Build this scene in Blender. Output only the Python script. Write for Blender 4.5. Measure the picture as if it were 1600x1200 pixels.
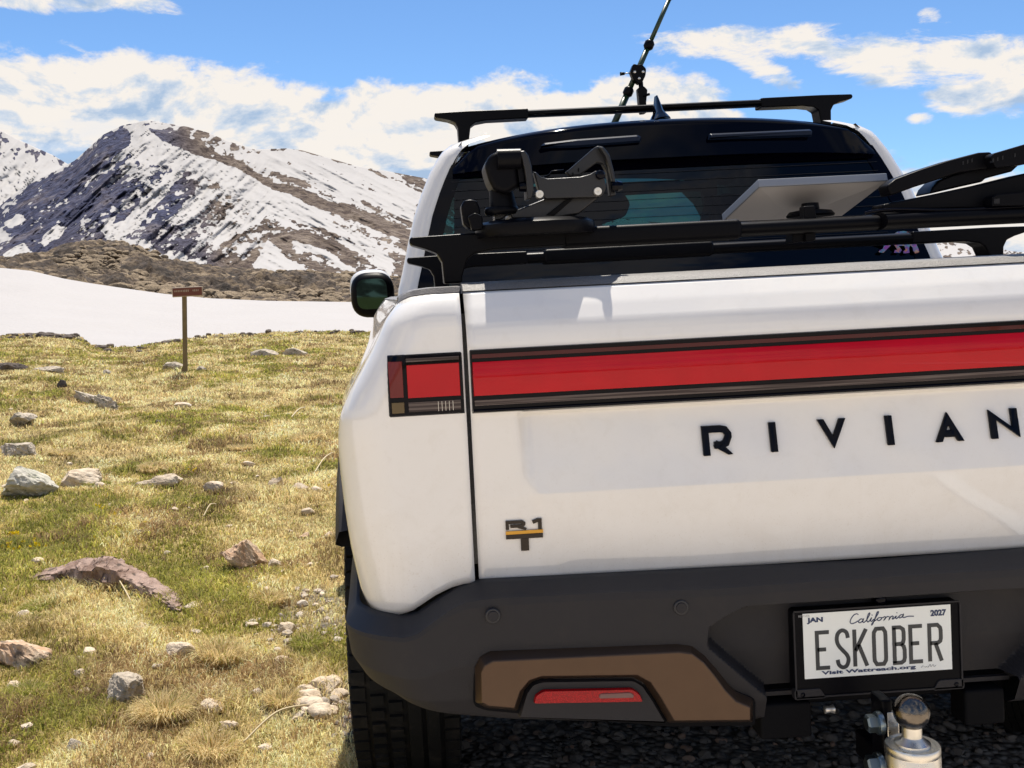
import bpy, bmesh, math, random
import numpy as np
from mathutils import Vector, Matrix, noise as mnoise
random.seed(7); RNG = np.random.default_rng(7)
for o in list(bpy.data.objects): bpy.data.objects.remove(o)
SC = bpy.context.scene
COL = SC.collection
rad = math.radians

# ------------------------------------------------------------------ camera
F = 1650.0                                   # focal length in pixels of the 1600 px wide photograph
CAM = np.array([0.0, 0.0, 1.37])
a_, b_, r_ = rad(2.5), rad(2.5), rad(3.0)
FW = np.array([math.sin(a_)*math.cos(b_), math.cos(a_)*math.cos(b_), -math.sin(b_)])
RT = np.array([math.cos(a_), -math.sin(a_), 0.0]); UP = np.cross(RT, FW)
SX, SY = 0.054307, -0.040600
camd = bpy.data.cameras.new('camera'); cam = bpy.data.objects.new('camera', camd); COL.objects.link(cam)
camd.sensor_width = 36; camd.lens = 36*F/1600; camd.shift_x = SX; camd.shift_y = SY
camd.clip_start = 0.05; camd.clip_end = 20000
mm = Matrix.Identity(4)
for i in range(3):
    mm[i][0] = RT[i]; mm[i][1] = UP[i]; mm[i][2] = -FW[i]; mm[i][3] = CAM[i]
cam.matrix_world = mm
SC.camera = cam

# ------------------------------------------------------------------ light and exposure
SUN_AZ, SUN_EL = 3.0, 66.0                  # degrees to the right of +Y, above the horizon
EXPO = 1.2
sd = Vector((math.sin(rad(SUN_AZ))*math.cos(rad(SUN_EL)), math.cos(rad(SUN_AZ))*math.cos(rad(SUN_EL)), math.sin(rad(SUN_EL))))
sl = bpy.data.lights.new('sun', 'SUN'); sl.energy = 3.1; sl.angle = rad(0.5); sl.color = (1.0, 0.93, 0.82)
so = bpy.data.objects.new('sun', sl); COL.objects.link(so)
so.rotation_euler = sd.to_track_quat('Z', 'Y').to_euler(); so.location = (0, 0, 50)
SC.view_settings.view_transform = 'Standard'; SC.view_settings.look = 'None'
SC.view_settings.exposure = EXPO; SC.view_settings.gamma = 1.0; SC.view_settings.use_curve_mapping = False
world = bpy.data.worlds.new('World'); SC.world = world; world.use_nodes = True

class NT:
    """small helper to write node trees"""
    def __init__(s, tree): s.t = tree; s.n = tree.nodes; s.l = tree.links
    def add(s, kind, **kw):
        n = s.n.new(kind)
        for k, v in kw.items(): setattr(n, k, v)
        return n
    def inp(s, sock, v):
        if isinstance(v, bpy.types.NodeSocket): s.l.new(v, sock)
        elif v is not None:
            try: sock.default_value = v
            except Exception: sock.default_value = (*v, 1.0)
    def math(s, op, a, b=None, c=None, clamp=False):
        n = s.add('ShaderNodeMath', operation=op, use_clamp=clamp)
        s.inp(n.inputs[0], a); s.inp(n.inputs[1], b); s.inp(n.inputs[2], c)
        return n.outputs[0]
    def ss(s, v, lo, hi, o0=0.0, o1=1.0):
        n = s.add('ShaderNodeMapRange', interpolation_type='SMOOTHSTEP')
        s.inp(n.inputs[0], v); s.inp(n.inputs[1], lo); s.inp(n.inputs[2], hi); s.inp(n.inputs[3], o0); s.inp(n.inputs[4], o1)
        return n.outputs[0]
    def noise(s, vec, scale, detail=4, rough=0.55, dist=0.0, out=0):
        n = s.add('ShaderNodeTexNoise'); s.inp(n.inputs['Vector'], vec)
        n.inputs['Scale'].default_value = scale; n.inputs['Detail'].default_value = detail
        n.inputs['Roughness'].default_value = rough; n.inputs['Distortion'].default_value = dist
        return n.outputs[out]
    def mix(s, f, a, b, mode='MIX'):
        n = s.add('ShaderNodeMix', data_type='RGBA', blend_type=mode)
        s.inp(n.inputs[0], f); s.inp(n.inputs[6], a); s.inp(n.inputs[7], b)
        return n.outputs[2]
    def comb(s, x, y, z):
        n = s.add('ShaderNodeCombineXYZ'); s.inp(n.inputs[0], x); s.inp(n.inputs[1], y); s.inp(n.inputs[2], z)
        return n.outputs[0]
    def sep(s, v):
        n = s.add('ShaderNodeSeparateXYZ'); s.inp(n.inputs[0], v); return n.outputs
    def ramp(s, f, stops):
        n = s.add('ShaderNodeValToRGB'); e = n.color_ramp.elements
        while len(e) < len(stops): e.new(0.5)
        for i, (p, c) in enumerate(stops): e[i].position = p; e[i].color = (*c, 1)
        s.inp(n.inputs[0], f); return n.outputs[0]
    def curve(s, f, pts):
        n = s.add('ShaderNodeFloatCurve'); c = n.mapping.curves[0]
        while len(c.points) < len(pts): c.points.new(0.5, 0.5)
        for p, (x, y) in zip(c.points, sorted(pts)): p.location = (x, y)
        n.mapping.update(); s.inp(n.inputs[1], f); return n.outputs[0]

def build_world():
    w = NT(world.node_tree); w.n.clear()
    out = w.add('ShaderNodeOutputWorld')
    sky = w.add('ShaderNodeTexSky', sky_type='NISHITA', sun_disc=False)
    sky.sun_elevation = rad(SUN_EL); sky.sun_rotation = rad(SUN_AZ); sky.altitude = 2500; sky.air_density = 1.0; sky.dust_density = 0.25; sky.ozone_density = 1.6
    bg1 = w.add('ShaderNodeBackground'); bg1.inputs[1].default_value = 0.068
    tint = w.mix(1.0, sky.outputs[0], (0.66, 0.84, 0.98, 1), 'MULTIPLY'); w.l.new(tint, bg1.inputs[0])
    tc = w.add('ShaderNodeTexCoord'); d = tc.outputs['Generated']
    x, y, z = w.sep(d)
    az = w.math('ARCTAN2', x, y)                                  # radians to the right of +Y
    el = w.math('ARCSINE', z)
    AZ = lambda px: math.atan((px-641)/F); EL = lambda py, px=800: math.atan((463-py)/math.hypot(F, px-641))
    # billow noise in azimuth and elevation, flattened like clouds near the horizon
    v1 = w.comb(w.math('MULTIPLY', az, 1.0), w.math('MULTIPLY', el, 1.7), 0.37)
    n1 = w.noise(v1, 7.5, 10, 0.58, 0.25); n2 = w.noise(v1, 30, 6, 0.6, 0.2)
    v2 = w.comb(w.math('MULTIPLY', az, 1.0), w.math('MULTIPLY', el, 5.5), 2.1)
    n3 = w.noise(v2, 9, 8, 0.62, 0.6)
    # top edge of the cloud bank against azimuth
    t = w.math('MULTIPLY_ADD', az, 1/(2*math.pi), 0.5)
    top = [(0,82),(60,88),(130,95),(200,88),(300,100),(370,112),(440,126),(490,148),(525,150),(560,130),(640,122),(740,122),(800,124),(850,134),(900,152),(950,140),(1000,118),(1060,108),(1100,122),(1140,160),(1200,200),(1300,235),(1450,262),(1600,270)]
    pts = [(AZ(px)/(2*math.pi)+0.5, EL(py, px)/0.4) for px, py in top]
    pts = [(0.0, 0.4), (0.2, 0.5), (0.36, 0.46), (0.40, 0.52)] + pts + [(0.66, 0.4), (0.8, 0.5), (1.0, 0.4)]
    topc = w.math('MULTIPLY', w.curve(t, pts), 0.4)
    above = w.math('SUBTRACT', topc, el)                          # positive under the top edge
    nn = w.math('ADD', w.math('MULTIPLY', w.math('SUBTRACT', n1, 0.5), 0.055), w.math('MULTIPLY', w.math('SUBTRACT', n2, 0.5), 0.06))
    bank = w.ss(w.math('ADD', above, nn), -0.006, 0.011)
    # the lower part of the bank breaks into streaks with blue between
    low = w.ss(above, 0.03, 0.12)
    streak = w.ss(n3, 0.33, 0.54, 0.70, 1.0)
    dens = w.math('MULTIPLY', bank, w.mix(low, (1, 1, 1, 1), streak))
    # separate wisps: azimuth, elevation, half sizes, strength
    def wisp(px, py, wx, wy, s, slope=0.0):
        ca, ce = AZ(px), EL(py, px)
        dx = w.math('SUBTRACT', az, ca); dy = w.math('SUBTRACT', el, ce)
        dy = w.math('SUBTRACT', dy, w.math('MULTIPLY', dx, slope))
        q = w.math('ADD', w.math('POWER', w.math('ABSOLUTE', w.math('MULTIPLY', dx, F/wx)), 2.0), w.math('POWER', w.math('ABSOLUTE', w.math('MULTIPLY', dy, F/wy)), 2.0))
        f = w.ss(q, 1.35, 0.0, 0.0, s)
        return f
    field = None
    for a in [(1180, 66, 175, 30, 1.15, -0.06), (1450, 90, 170, 46, 1.15, -0.12), (1570, 135, 120, 40, 1.1, 0), (1190, 104, 80, 26, .8, -0.5), (90, 8, 210, 24, 1.05, 0.02),
              (1030, 62, 60, 14, .7, -0.1), (1448, 183, 24, 11, .9, 0), (1550, 78, 110, 36, .9, -0.2), (1455, 22, 18, 14, .6, 0), (1460, 268, 80, 20, .7, 0)]:
        f = wisp(*a); field = f if field is None else w.math('MAXIMUM', field, f)
    n4 = w.noise(w.comb(az, w.math('MULTIPLY', el, 2.6), 5.2), 15, 12, 0.68, 0.4)
    wd = w.ss(w.math('ADD', field, w.math('MULTIPLY', w.math('SUBTRACT', n4, 0.5), 3.4)), 0.30, 1.05)
    wd = w.math('MULTIPLY', wd, w.ss(field, 0.0, 0.12))
    # loose fair-weather clouds higher up; those behind thickened to add neutral light
    n5 = w.noise(d, 2.6, 9, 0.6, 0.3)
    hi = w.math('MULTIPLY', w.ss(n5, 0.52, 0.66, 0, 0.9), w.ss(el, 0.30, 0.48))
    back = w.math('MULTIPLY', w.ss(n5, 0.48, 0.60, 0, 0.9), w.ss(y, 0.3, -0.1))
    dens = w.math('MAXIMUM', w.math('MAXIMUM', dens, wd), w.math('MAXIMUM', hi, back))
    dens = w.math('MULTIPLY', dens, w.ss(el, -0.02, 0.0))
    # cloud shading: lit billows, blue-grey hollows, the bank greyer towards its base
    sh = w.math('ADD', w.math('MULTIPLY', w.math('SUBTRACT', n1, w.noise(w.comb(az, w.math('MULTIPLY_ADD', el, 1.7, 0.022), 0.37), 7.5, 10, 0.58, 0.25)), 6.5), 0.66)
    sh = w.math('SUBTRACT', sh, w.math('MULTIPLY', low, w.ss(n3, 0.62, 0.40, 0.0, 0.6)))
    colr = w.ramp(sh, [(0.05, (0.27, 0.36, 0.49)), (0.45, (0.45, 0.49, 0.545)), (0.72, (0.62, 0.585, 0.545))])
    bg2 = w.add('ShaderNodeBackground'); bg2.inputs[1].default_value = 0.66; w.l.new(colr, bg2.inputs[0])
    ms = w.add('ShaderNodeMixShader'); w.l.new(dens, ms.inputs[0]); w.l.new(bg1.outputs[0], ms.inputs[1]); w.l.new(bg2.outputs[0], ms.inputs[2])
    w.l.new(ms.outputs[0], out.inputs[0])
build_world()

# ------------------------------------------------------------------ coordinate helpers
RR = np.array([[math.cos(r_), 0, -math.sin(r_)], [0, 1, 0], [math.sin(r_), 0, math.cos(r_)]])   # truck frame -> world
CT = np.array([-0.875, -2.01, 1.37])                                                        # camera seen from the truck
def ray(px, py):
    x = ((px-800)/1600 + SX)*1600/F; y = (-(py-600)/1600 + SY)*1600/F
    return FW + x*RT + y*UP
def P(px, py, Y):
    """point of the truck frame measured in the photograph at depth Y (metres ahead of the tailgate)"""
    d = RR.T @ ray(px, py); t = (Y - CT[1])/d[1]; return tuple(CT + d*t)
def W(px, py, y):
    d = ray(px, py); return tuple(CAM + d*(y/d[1]))
MT = Matrix([[*RR[0], 0], [*RR[1], 0], [*RR[2], 0], [0, 0, 0, 1]])
off = CAM - RR @ CT
for i in range(3): MT[i][3] = off[i]

def interp(x, tab):
    tab = sorted(tab); return float(np.interp(x, [t[0] for t in tab], [t[1] for t in tab]))
def sst(x, a, b):
    t = np.clip((np.asarray(x, float)-a)/(b-a), 0, 1); return t*t*(3-2*t)

# numpy value noise / fbm on 2D points
_perm = RNG.random((257, 257)); _perm[256] = _perm[0]; _perm[:, 256] = _perm[:, 0]
def vnoise(x, y):
    x = np.asarray(x, float); y = np.asarray(y, float)
    xi = np.floor(x).astype(int); yi = np.floor(y).astype(int); fx = x-xi; fy = y-yi
    fx = fx*fx*fx*(fx*(fx*6-15)+10); fy = fy*fy*fy*(fy*(fy*6-15)+10)
    xi &= 255; yi &= 255
    a = _perm[xi, yi]; b = _perm[xi+1, yi]; c = _perm[xi, yi+1]; d = _perm[xi+1, yi+1]
    return (a*(1-fx)+b*fx)*(1-fy) + (c*(1-fx)+d*fx)*fy
def fbm(x, y, o=5, g=0.5, l=2.03, ridged=False):
    s = 0; am = 1; tot = 0
    for i in range(o):
        n = vnoise(x + 17.3*i, y + 9.1*i)
        if ridged: n = 1-abs(2*n-1)
        s = s + am*n; tot += am; am *= g; x = x*l; y = y*l
    return s/tot

# ------------------------------------------------------------------ objects
def link(name, me, mat=None, parent=None, smooth=False):
    o = bpy.data.objects.new(name, me); COL.objects.link(o)
    if mat is not None:
        for m in (mat if isinstance(mat, (list, tuple)) else [mat]): me.materials.append(m)
    if smooth: me.shade_smooth()
    if parent is not None: o.parent = parent
    return o
def base_of(parent):
    p = parent
    while p is not None and 'base' not in p and p.parent is not None: p = p.parent
    return np.array(p['base']) if (p is not None and 'base' in p) else np.zeros(3)
def obj(name, verts, faces, mat, parent=None, smooth=False, bevel=0, seg=2, autos=None, mats=None):
    b = base_of(parent) if parent is not None else np.zeros(3)
    vs = (np.asarray(verts, float)-b)
    me = bpy.data.meshes.new(name); me.from_pydata(vs.tolist(), [], faces)
    o = link(name, me, mat, parent, smooth)
    if mats is not None: me.polygons.foreach_set('material_index', mats)
    me.update()
    if bevel:
        m = o.modifiers.new('bevel', 'BEVEL'); m.width = bevel; m.segments = seg; m.limit_method = 'ANGLE'; m.angle_limit = rad(35); m.harden_normals = False
        me.shade_smooth(); 
        w = o.modifiers.new('wn', 'WEIGHTED_NORMAL'); w.keep_sharp = True
    if autos is not None:
        me.shade_smooth(); me.set_sharp_from_angle(angle=rad(autos))
    return o
def tag(o, label=None, cat=None, group=None, kind=None):
    if label: o['label'] = label
    if cat: o['category'] = cat
    if group: o['group'] = group
    if kind: o['kind'] = kind
    return o
def truck_thing(name, label, cat, base, group=None):
    o = bpy.data.objects.new(name, None); COL.objects.link(o); o.empty_display_size = .1
    o.matrix_world = MT @ Matrix.Translation(Vector(base)); o['base'] = [float(v) for v in base]
    return tag(o, label, cat, group)
def world_thing(name, label, cat, base, group=None):
    o = bpy.data.objects.new(name, None); COL.objects.link(o); o.empty_display_size = .1
    o.location = base; o['base'] = [float(v) for v in base]
    return tag(o, label, cat, group)

class MB:
    """mesh builder"""
    def __init__(s): s.v = []; s.f = []; s.m = []
    def add(s, v, f, m=0):
        n = len(s.v); s.v += [tuple(map(float, p)) for p in v]; s.f += [tuple(i+n for i in q) for q in f]; s.m += [m]*len(f); return s
    def box(s, c, d, m=0, rot=None):
        v = []
        for k in (-.5, .5):
            for j in (-.5, .5):
                for i in (-.5, .5):
                    p = Vector((i*d[0], j*d[1], k*d[2]))
                    if rot: p = rot @ p
                    v.append((c[0]+p.x, c[1]+p.y, c[2]+p.z))
        return s.add(v, [(0,2,3,1),(4,5,7,6),(0,1,5,4),(2,6,7,3),(0,4,6,2),(1,3,7,5)], m)
    def tube(s, pts, r, n=16, caps=True, m=0, sx=1.0):
        pts = [Vector(p) for p in pts]; rs = r if isinstance(r, (list, tuple)) else [r]*len(pts)
        v = []; f = []; up = None
        for i, p in enumerate(pts):
            d = (pts[min(i+1, len(pts)-1)]-pts[max(i-1, 0)]).normalized()
            if up is None: up = Vector((0, 0, 1)) if abs(d.z) < .9 else Vector((0, 1, 0))
            a = d.cross(up).normalized(); b = a.cross(d).normalized(); up = b
            for k in range(n):
                t = 2*math.pi*k/n; v.append(p + a*math.cos(t)*rs[i]*sx + b*math.sin(t)*rs[i])
        for i in range(len(pts)-1):
            for k in range(n):
                k2 = (k+1) % n; f.append((i*n+k, i*n+k2, (i+1)*n+k2, (i+1)*n+k))
        if caps: f.append(tuple(range(n))); f.append(tuple(range((len(pts)-1)*n, len(pts)*n))[::-1])
        return s.add(v, f, m)
    def lathe(s, c, prof, axis='Z', n=32, m=0):
        """prof: (radius, along) pairs"""
        v = []; f = []
        for (r, h) in prof:
            for k in range(n):
                t = 2*math.pi*k/n; x, y = r*math.cos(t), r*math.sin(t)
                p = {'Z': (x, y, h), 'X': (h, x, y), 'Y': (x, h, y)}[axis]
                v.append((c[0]+p[0], c[1]+p[1], c[2]+p[2]))
        for i in range(len(prof)-1):
            for k in range(n):
                k2 = (k+1) % n; f.append((i*n+k, i*n+k2, (i+1)*n+k2, (i+1)*n+k))
        if prof[0][0] > 1e-6: f.append(tuple(range(n))[::-1])
        if prof[-1][0] > 1e-6: f.append(tuple(range((len(prof)-1)*n, len(prof)*n)))
        return s.add(v, f, m)
    def prism(s, poly, y0, y1, m=0):
        """poly: (x, z) outline in the XZ plane, from depth y0 to y1"""
        n = len(poly); v = [(x, y0, z) for x, z in poly] + [(x, y1, z) for x, z in poly]
        f = [tuple(range(n)), tuple(range(n, 2*n))[::-1]] + [(i, i+n, (i+1) % n + n, (i+1) % n) for i in range(n)]
        return s.add(v, f, m)
    def build(s, name, mat, parent=None, **kw):
        o = obj(name, s.v, s.f, mat, parent, mats=s.m if any(s.m) else None, **kw)
        bm = bmesh.new(); bm.from_mesh(o.data); bmesh.ops.remove_doubles(bm, verts=bm.verts, dist=1e-6)
        bmesh.ops.recalc_face_normals(bm, faces=bm.faces); bm.to_mesh(o.data); bm.free()
        if kw.get('autos') is not None: o.data.set_sharp_from_angle(angle=rad(kw['autos']))
        return o
def pxpoly(pts, Y): return [(P(a, b, Y)[0], P(a, b, Y)[2]) for a, b in pts]
def pxprism(name, pts, y0, y1, mat, parent, bevel=.003, seg=2):
    yc = y0
    return MB().prism(pxpoly(pts, yc), y0, y1).build(name, mat, parent, bevel=bevel, seg=seg)
def grid(fn, us, vs, keep=None):
    v = [fn(u, w) for w in vs for u in us]; n = len(us); f = []
    for j in range(len(vs)-1):
        for i in range(n-1):
            if keep is None or keep(.5*(us[i]+us[i+1]), .5*(vs[j]+vs[j+1])): f.append((j*n+i, j*n+i+1, (j+1)*n+i+1, (j+1)*n+i))
    return v, f
def rounded(poly, r, n=4):
    """round the corners of a 2D outline"""
    out = []; N = len(poly)
    for i in range(N):
        p0, p1, p2 = (np.array(poly[(i+k) % N], float) for k in (-1, 0, 1))
        d0 = p0-p1; d2 = p2-p1; l0 = np.linalg.norm(d0); l2 = np.linalg.norm(d2); rr = min(r, l0*.45, l2*.45)
        a = p1+d0/l0*rr; b = p1+d2/l2*rr
        for k in range(n+1):
            t = k/n; out.append(tuple((1-t)**2*a + 2*t*(1-t)*p1 + t*t*b))
    return out
def spline(pts, n=6):
    out = []; N = len(pts)
    for i in range(N-1):
        p = [np.array(pts[max(0, min(N-1, i+k))], float) for k in (-1, 0, 1, 2)]
        for k in range(n):
            t = k/n; out.append(tuple(.5*((2*p[1])+(-p[0]+p[2])*t+(2*p[0]-5*p[1]+4*p[2]-p[3])*t*t+(-p[0]+3*p[1]-3*p[2]+p[3])*t**3)))
    out.append(tuple(pts[-1])); return out
def strokes(mb, lines, w, place, th, clampv=None, m=0):
    """ribbons with mitred corners; place(u, v, h) -> truck point, h the height over the surface"""
    for ln in lines:
        q = [np.array(p, float) for p in ln]; L = []; R = []
        for i in range(len(q)):
            d1 = q[i]-q[i-1] if i else q[1]-q[0]; d2 = q[i+1]-q[i] if i < len(q)-1 else d1
            d1 = d1/(np.linalg.norm(d1)+1e-12); d2 = d2/(np.linalg.norm(d2)+1e-12)
            n1 = np.array([-d1[1], d1[0]]); n2 = np.array([-d2[1], d2[0]]); mi = n1+n2; mi = mi/(np.linalg.norm(mi)+1e-9)
            k = min(w/2/max(.25, mi@n1), w*1.6)
            L.append(q[i]+mi*k); R.append(q[i]-mi*k)
        if clampv:
            for s_ in (L, R):
                for p in s_: p[1] = min(max(p[1], clampv[0]), clampv[1])
        n = len(q); v = []
        for h in (0, th):
            for p in L: v.append(place(p[0], p[1], h))
            for p in R: v.append(place(p[0], p[1], h))
        f = []
        for i in range(n-1):
            f += [(2*n+i, 3*n+i, 3*n+i+1, 2*n+i+1), (i, i+1, 2*n+i+1, 2*n+i), (n+i, 3*n+i, 3*n+i+1, n+i+1)]
        f += [(0, 2*n, 3*n, n), (n-1, 2*n-1, 4*n-1, 3*n-1)]
        mb.add(v, f, m)
def font_mesh(text, place, box, th=.0006, bold=0.0):
    """Blender's built-in font fitted into box (u0, v0, u1, v1)"""
    c = bpy.data.curves.new('t', 'FONT'); c.body = text; c.size = 1; c.offset = bold; c.resolution_u = 4
    o = bpy.data.objects.new('t', c); COL.objects.link(o)
    me = o.to_mesh(); vs = np.array([v.co[:] for v in me.vertices]); fs = [tuple(p.vertices) for p in me.polygons]
    o.to_mesh_clear(); bpy.data.objects.remove(o); bpy.data.curves.remove(c)
    mn = vs.min(0); mx = vs.max(0); u0, v0, u1, v1 = box
    uu = u0+(vs[:, 0]-mn[0])/(mx[0]-mn[0])*(u1-u0); vv = v0+(vs[:, 1]-mn[1])/(mx[1]-mn[1])*(v1-v0)
    return [place(a, b, th) for a, b in zip(uu, vv)], fs

# ------------------------------------------------------------------ materials
MATS = {}
def pbr(name, col, rough=.5, metal=0, coat=0, bump=0, bscale=80, var=0, vscale=6, spec=.5, coatr=.0, rvar=0, dirt=None, dirtamt=0, dscale=9):
    m = bpy.data.materials.new(name); m.use_nodes = True; t = NT(m.node_tree); b = t.n['Principled BSDF']
    b.inputs['Roughness'].default_value = rough; b.inputs['Metallic'].default_value = metal
    b.inputs['Coat Weight'].default_value = coat; b.inputs['Coat Roughness'].default_value = coatr
    b.inputs['Specular IOR Level'].default_value = spec
    tc = t.add('ShaderNodeTexCoord').outputs['Object']; c = (*col, 1)
    b.inputs['Base Color'].default_value = c
    cur = None
    if var:
        n = t.noise(tc, vscale, 6, .6)
        cur = t.mix(n, (*[k*(1-var) for k in col], 1), (*[min(1, k*(1+var)) for k in col], 1))
    if dirt:
        n = t.noise(tc, dscale, 8, .65, .4); f = t.ss(n, .5, .72, 0, dirtamt)
        cur = t.mix(f, cur if cur is not None else c, (*dirt, 1))
    if cur is not None: t.l.new(cur, b.inputs['Base Color'])
    if rvar:
        n = t.noise(tc, vscale*2.3, 5, .6); t.l.new(t.ss(n, .3, .7, rough-rvar, rough+rvar), b.inputs['Roughness'])
    if bump:
        n = t.noise(tc, bscale, 3, .6); bp = t.add('ShaderNodeBump'); bp.inputs['Strength'].default_value = bump; bp.inputs['Distance'].default_value = .002
        t.l.new(n, bp.inputs['Height']); t.l.new(bp.outputs[0], b.inputs['Normal'])
    MATS[name] = m; return m
paint = pbr('white_paint', (.83, .80, .755), .35, spec=.3, coat=1, var=.02, vscale=3, dirt=(.55, .49, .40), dirtamt=.10, dscale=28)
trim = pbr('dark_plastic', (.018, .0165, .019), .6, bump=.35, bscale=700, var=.12, vscale=30, dirt=(.05, .04, .03), dirtamt=.16, dscale=9, spec=.35)
trim2 = pbr('rack_plastic', (.004, .004, .0055), .4, bump=.12, bscale=900, var=.1, vscale=30, spec=.07)
blackm = pbr('black_powder_coat', (.0035, .0035, .005), .33, bump=.1, bscale=600, spec=.08)
darkm = pbr('underbody_black', (.005, .005, .006), .7, bump=.4, bscale=60, var=.3, spec=.08)
gloss = pbr('gloss_black', (.001, .001, .004), .04, spec=.14)
bronze = pbr('bronze_trim', (.085, .054, .036), .33, metal=.75, bump=.1, bscale=900, var=.12, vscale=20)
capm = pbr('speckled_liner', (.17, .16, .15), .42, bump=1.0, bscale=380, var=.5, vscale=300)
satin = pbr('satin_metal', (.035, .035, .037), .36, metal=.7, bump=.15, bscale=500)
alu = pbr('brushed_aluminium', (.80, .76, .68), .34, metal=1, rvar=.1, vscale=25, bump=.06, bscale=120)
chrome = pbr('worn_steel_ball', (.17, .145, .12), .14, metal=1, var=.45, vscale=70, rvar=.12, bump=.3, bscale=150)
zinc = pbr('zinc_bolt', (.25, .30, .32), .3, metal=1, var=.2)
silver = pbr('bolt_silver', (.75, .72, .66), .3, metal=.7)
rubber = pbr('tyre_rubber', (.007, .0068, .0065), .75, bump=.5, bscale=250, var=.25, vscale=30, dirt=(.06, .05, .04), dirtamt=.35, dscale=14, spec=.25)
seatm = pbr('seat_black', (.01, .01, .012), .8)
greenp = pbr('green_pole', (.012, .035, .014), .35, bump=.1)
dishm = pbr('dish_grey', (.37, .355, .36), .45, var=.04)
dishe = pbr('dish_edge', (.20, .22, .26), .4)
yellowm = pbr('badge_yellow', (.75, .36, .02), .3)
brownb = pbr('badge_brown', (.018, .010, .006), .25, metal=.3)
plate_w = pbr('plate_screen', (.86, .88, .84), .25)
plate_k = pbr('plate_letters', (.03, .035, .04), .4)
plate_b = pbr('plate_blue', (.012, .03, .10), .4)
greyp = pbr('pale_grey_print', (.35, .35, .35), .5)
ring = pbr('sensor_ring', (.018, .018, .022), .45)

def lens(name, col, rough=.05, stripes=0, ridged=0):
    m = bpy.data.materials.new(name); m.use_nodes = True; t = NT(m.node_tree); b = t.n['Principled BSDF']
    b.inputs['Roughness'].default_value = .35; b.inputs['Coat Weight'].default_value = 1; b.inputs['Coat Roughness'].default_value = rough; b.inputs['Coat IOR'].default_value = 1.36; b.inputs['Specular IOR Level'].default_value = .0
    tc = t.add('ShaderNodeTexCoord').outputs['Object']
    c = t.mix(t.noise(tc, 14, 4), (*[k*.8 for k in col], 1), (*[k*1.1 for k in col], 1))
    if stripes:
        x, y, z = t.sep(tc); n = t.noise(t.comb(t.math('MULTIPLY', x, 3.0), 0.0, t.math('MULTIPLY', z, 260.0)), 1, 3)
        c = t.mix(t.ss(n, .42, .62, 0, stripes), c, (.16, .125, .11, 1))
    if ridged:
        v = t.add('ShaderNodeTexVoronoi'); v.inputs['Scale'].default_value = 420; t.l.new(tc, v.inputs['Vector'])
        c = t.mix(t.ss(v.outputs['Distance'], .1, .6), c, (*[k*.45 for k in col], 1))
    bp = t.add('ShaderNodeBump'); bp.inputs['Strength'].default_value = .10; bp.inputs['Distance'].default_value = .01
    t.l.new(t.noise(tc, 7, 3, .5), bp.inputs['Height']); t.l.new(bp.outputs[0], b.inputs['Coat Normal'])
    t.l.new(c, b.inputs['Base Color']); return m
[n for n in paint.node_tree.nodes if n.type == 'BSDF_PRINCIPLED'][0].inputs['Coat IOR'].default_value = 1.75
def dusty(m):
    t = NT(m.node_tree); b = t.n['Principled BSDF']; tc = t.add('ShaderNodeTexCoord').outputs['Object']; z = t.sep(tc)[2]
    src = b.inputs['Base Color'].links[0].from_socket
    n = t.noise(tc, 11, 8, .7, .4); sp = t.noise(tc, 260, 3, .6); st = t.noise(t.comb(t.math('MULTIPLY', t.sep(tc)[0], 40.0), t.math('MULTIPLY', t.sep(tc)[1], 40.0), t.math('MULTIPLY', z, 3.0)), 1, 5, .6)
    low = t.ss(z, 1.12, .78, .12, 1.0)
    f = t.math('MULTIPLY', low, t.math('ADD', t.math('MULTIPLY', t.ss(n, .38, .7), .14), t.math('ADD', t.math('MULTIPLY', t.ss(sp, .60, .70), .25), t.math('MULTIPLY', t.ss(st, .5, .75), .07))))
    c = t.mix(f, src, (.52, .44, .33, 1)); t.l.new(c, b.inputs['Base Color'])
    t.l.new(t.math('MULTIPLY_ADD', f, .10, .0), b.inputs['Coat Roughness'])
    bp = t.add('ShaderNodeBump'); bp.inputs['Strength'].default_value = .015; bp.inputs['Distance'].default_value = .002
    t.l.new(t.noise(tc, 160, 2, .5), bp.inputs['Height']); t.l.new(bp.outputs[0], b.inputs['Coat Normal'])
dusty(paint)
redl = lens('red_lens', (.50, .002, .010))
smoke = lens('smoked_lens', (.035, .022, .022), stripes=.75)
refl = lens('red_reflector', (.62, .008, .014), .12, ridged=1)
clearl = lens('clear_reverse_lens', (.22, .09, .08), .05, stripes=.5)

def tinted(name, tr, gl=(1, 1, 1)):
    m = bpy.data.materials.new(name); m.use_nodes = True; t = NT(m.node_tree); t.n.remove(t.n['Principled BSDF'])
    out = [n for n in t.n if n.type == 'OUTPUT_MATERIAL'][0]
    a = t.add('ShaderNodeBsdfTransparent'); a.inputs[0].default_value = (*tr, 1)
    g = t.add('ShaderNodeBsdfGlossy'); g.inputs['Roughness'].default_value = .0; g.inputs[0].default_value = (*gl, 1)
    fr = t.add('ShaderNodeFresnel'); fr.inputs[0].default_value = 1.35
    ms = t.add('ShaderNodeMixShader'); t.l.new(fr.outputs[0], ms.inputs[0]); t.l.new(a.outputs[0], ms.inputs[1]); t.l.new(g.outputs[0], ms.inputs[2]); t.l.new(ms.outputs[0], out.inputs[0])
    return m
glass = tinted('tinted_glass', (.03, .11, .12), (.8, .85, 1))
shield = tinted('windshield_glass', (.6, .72, .72))

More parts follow.
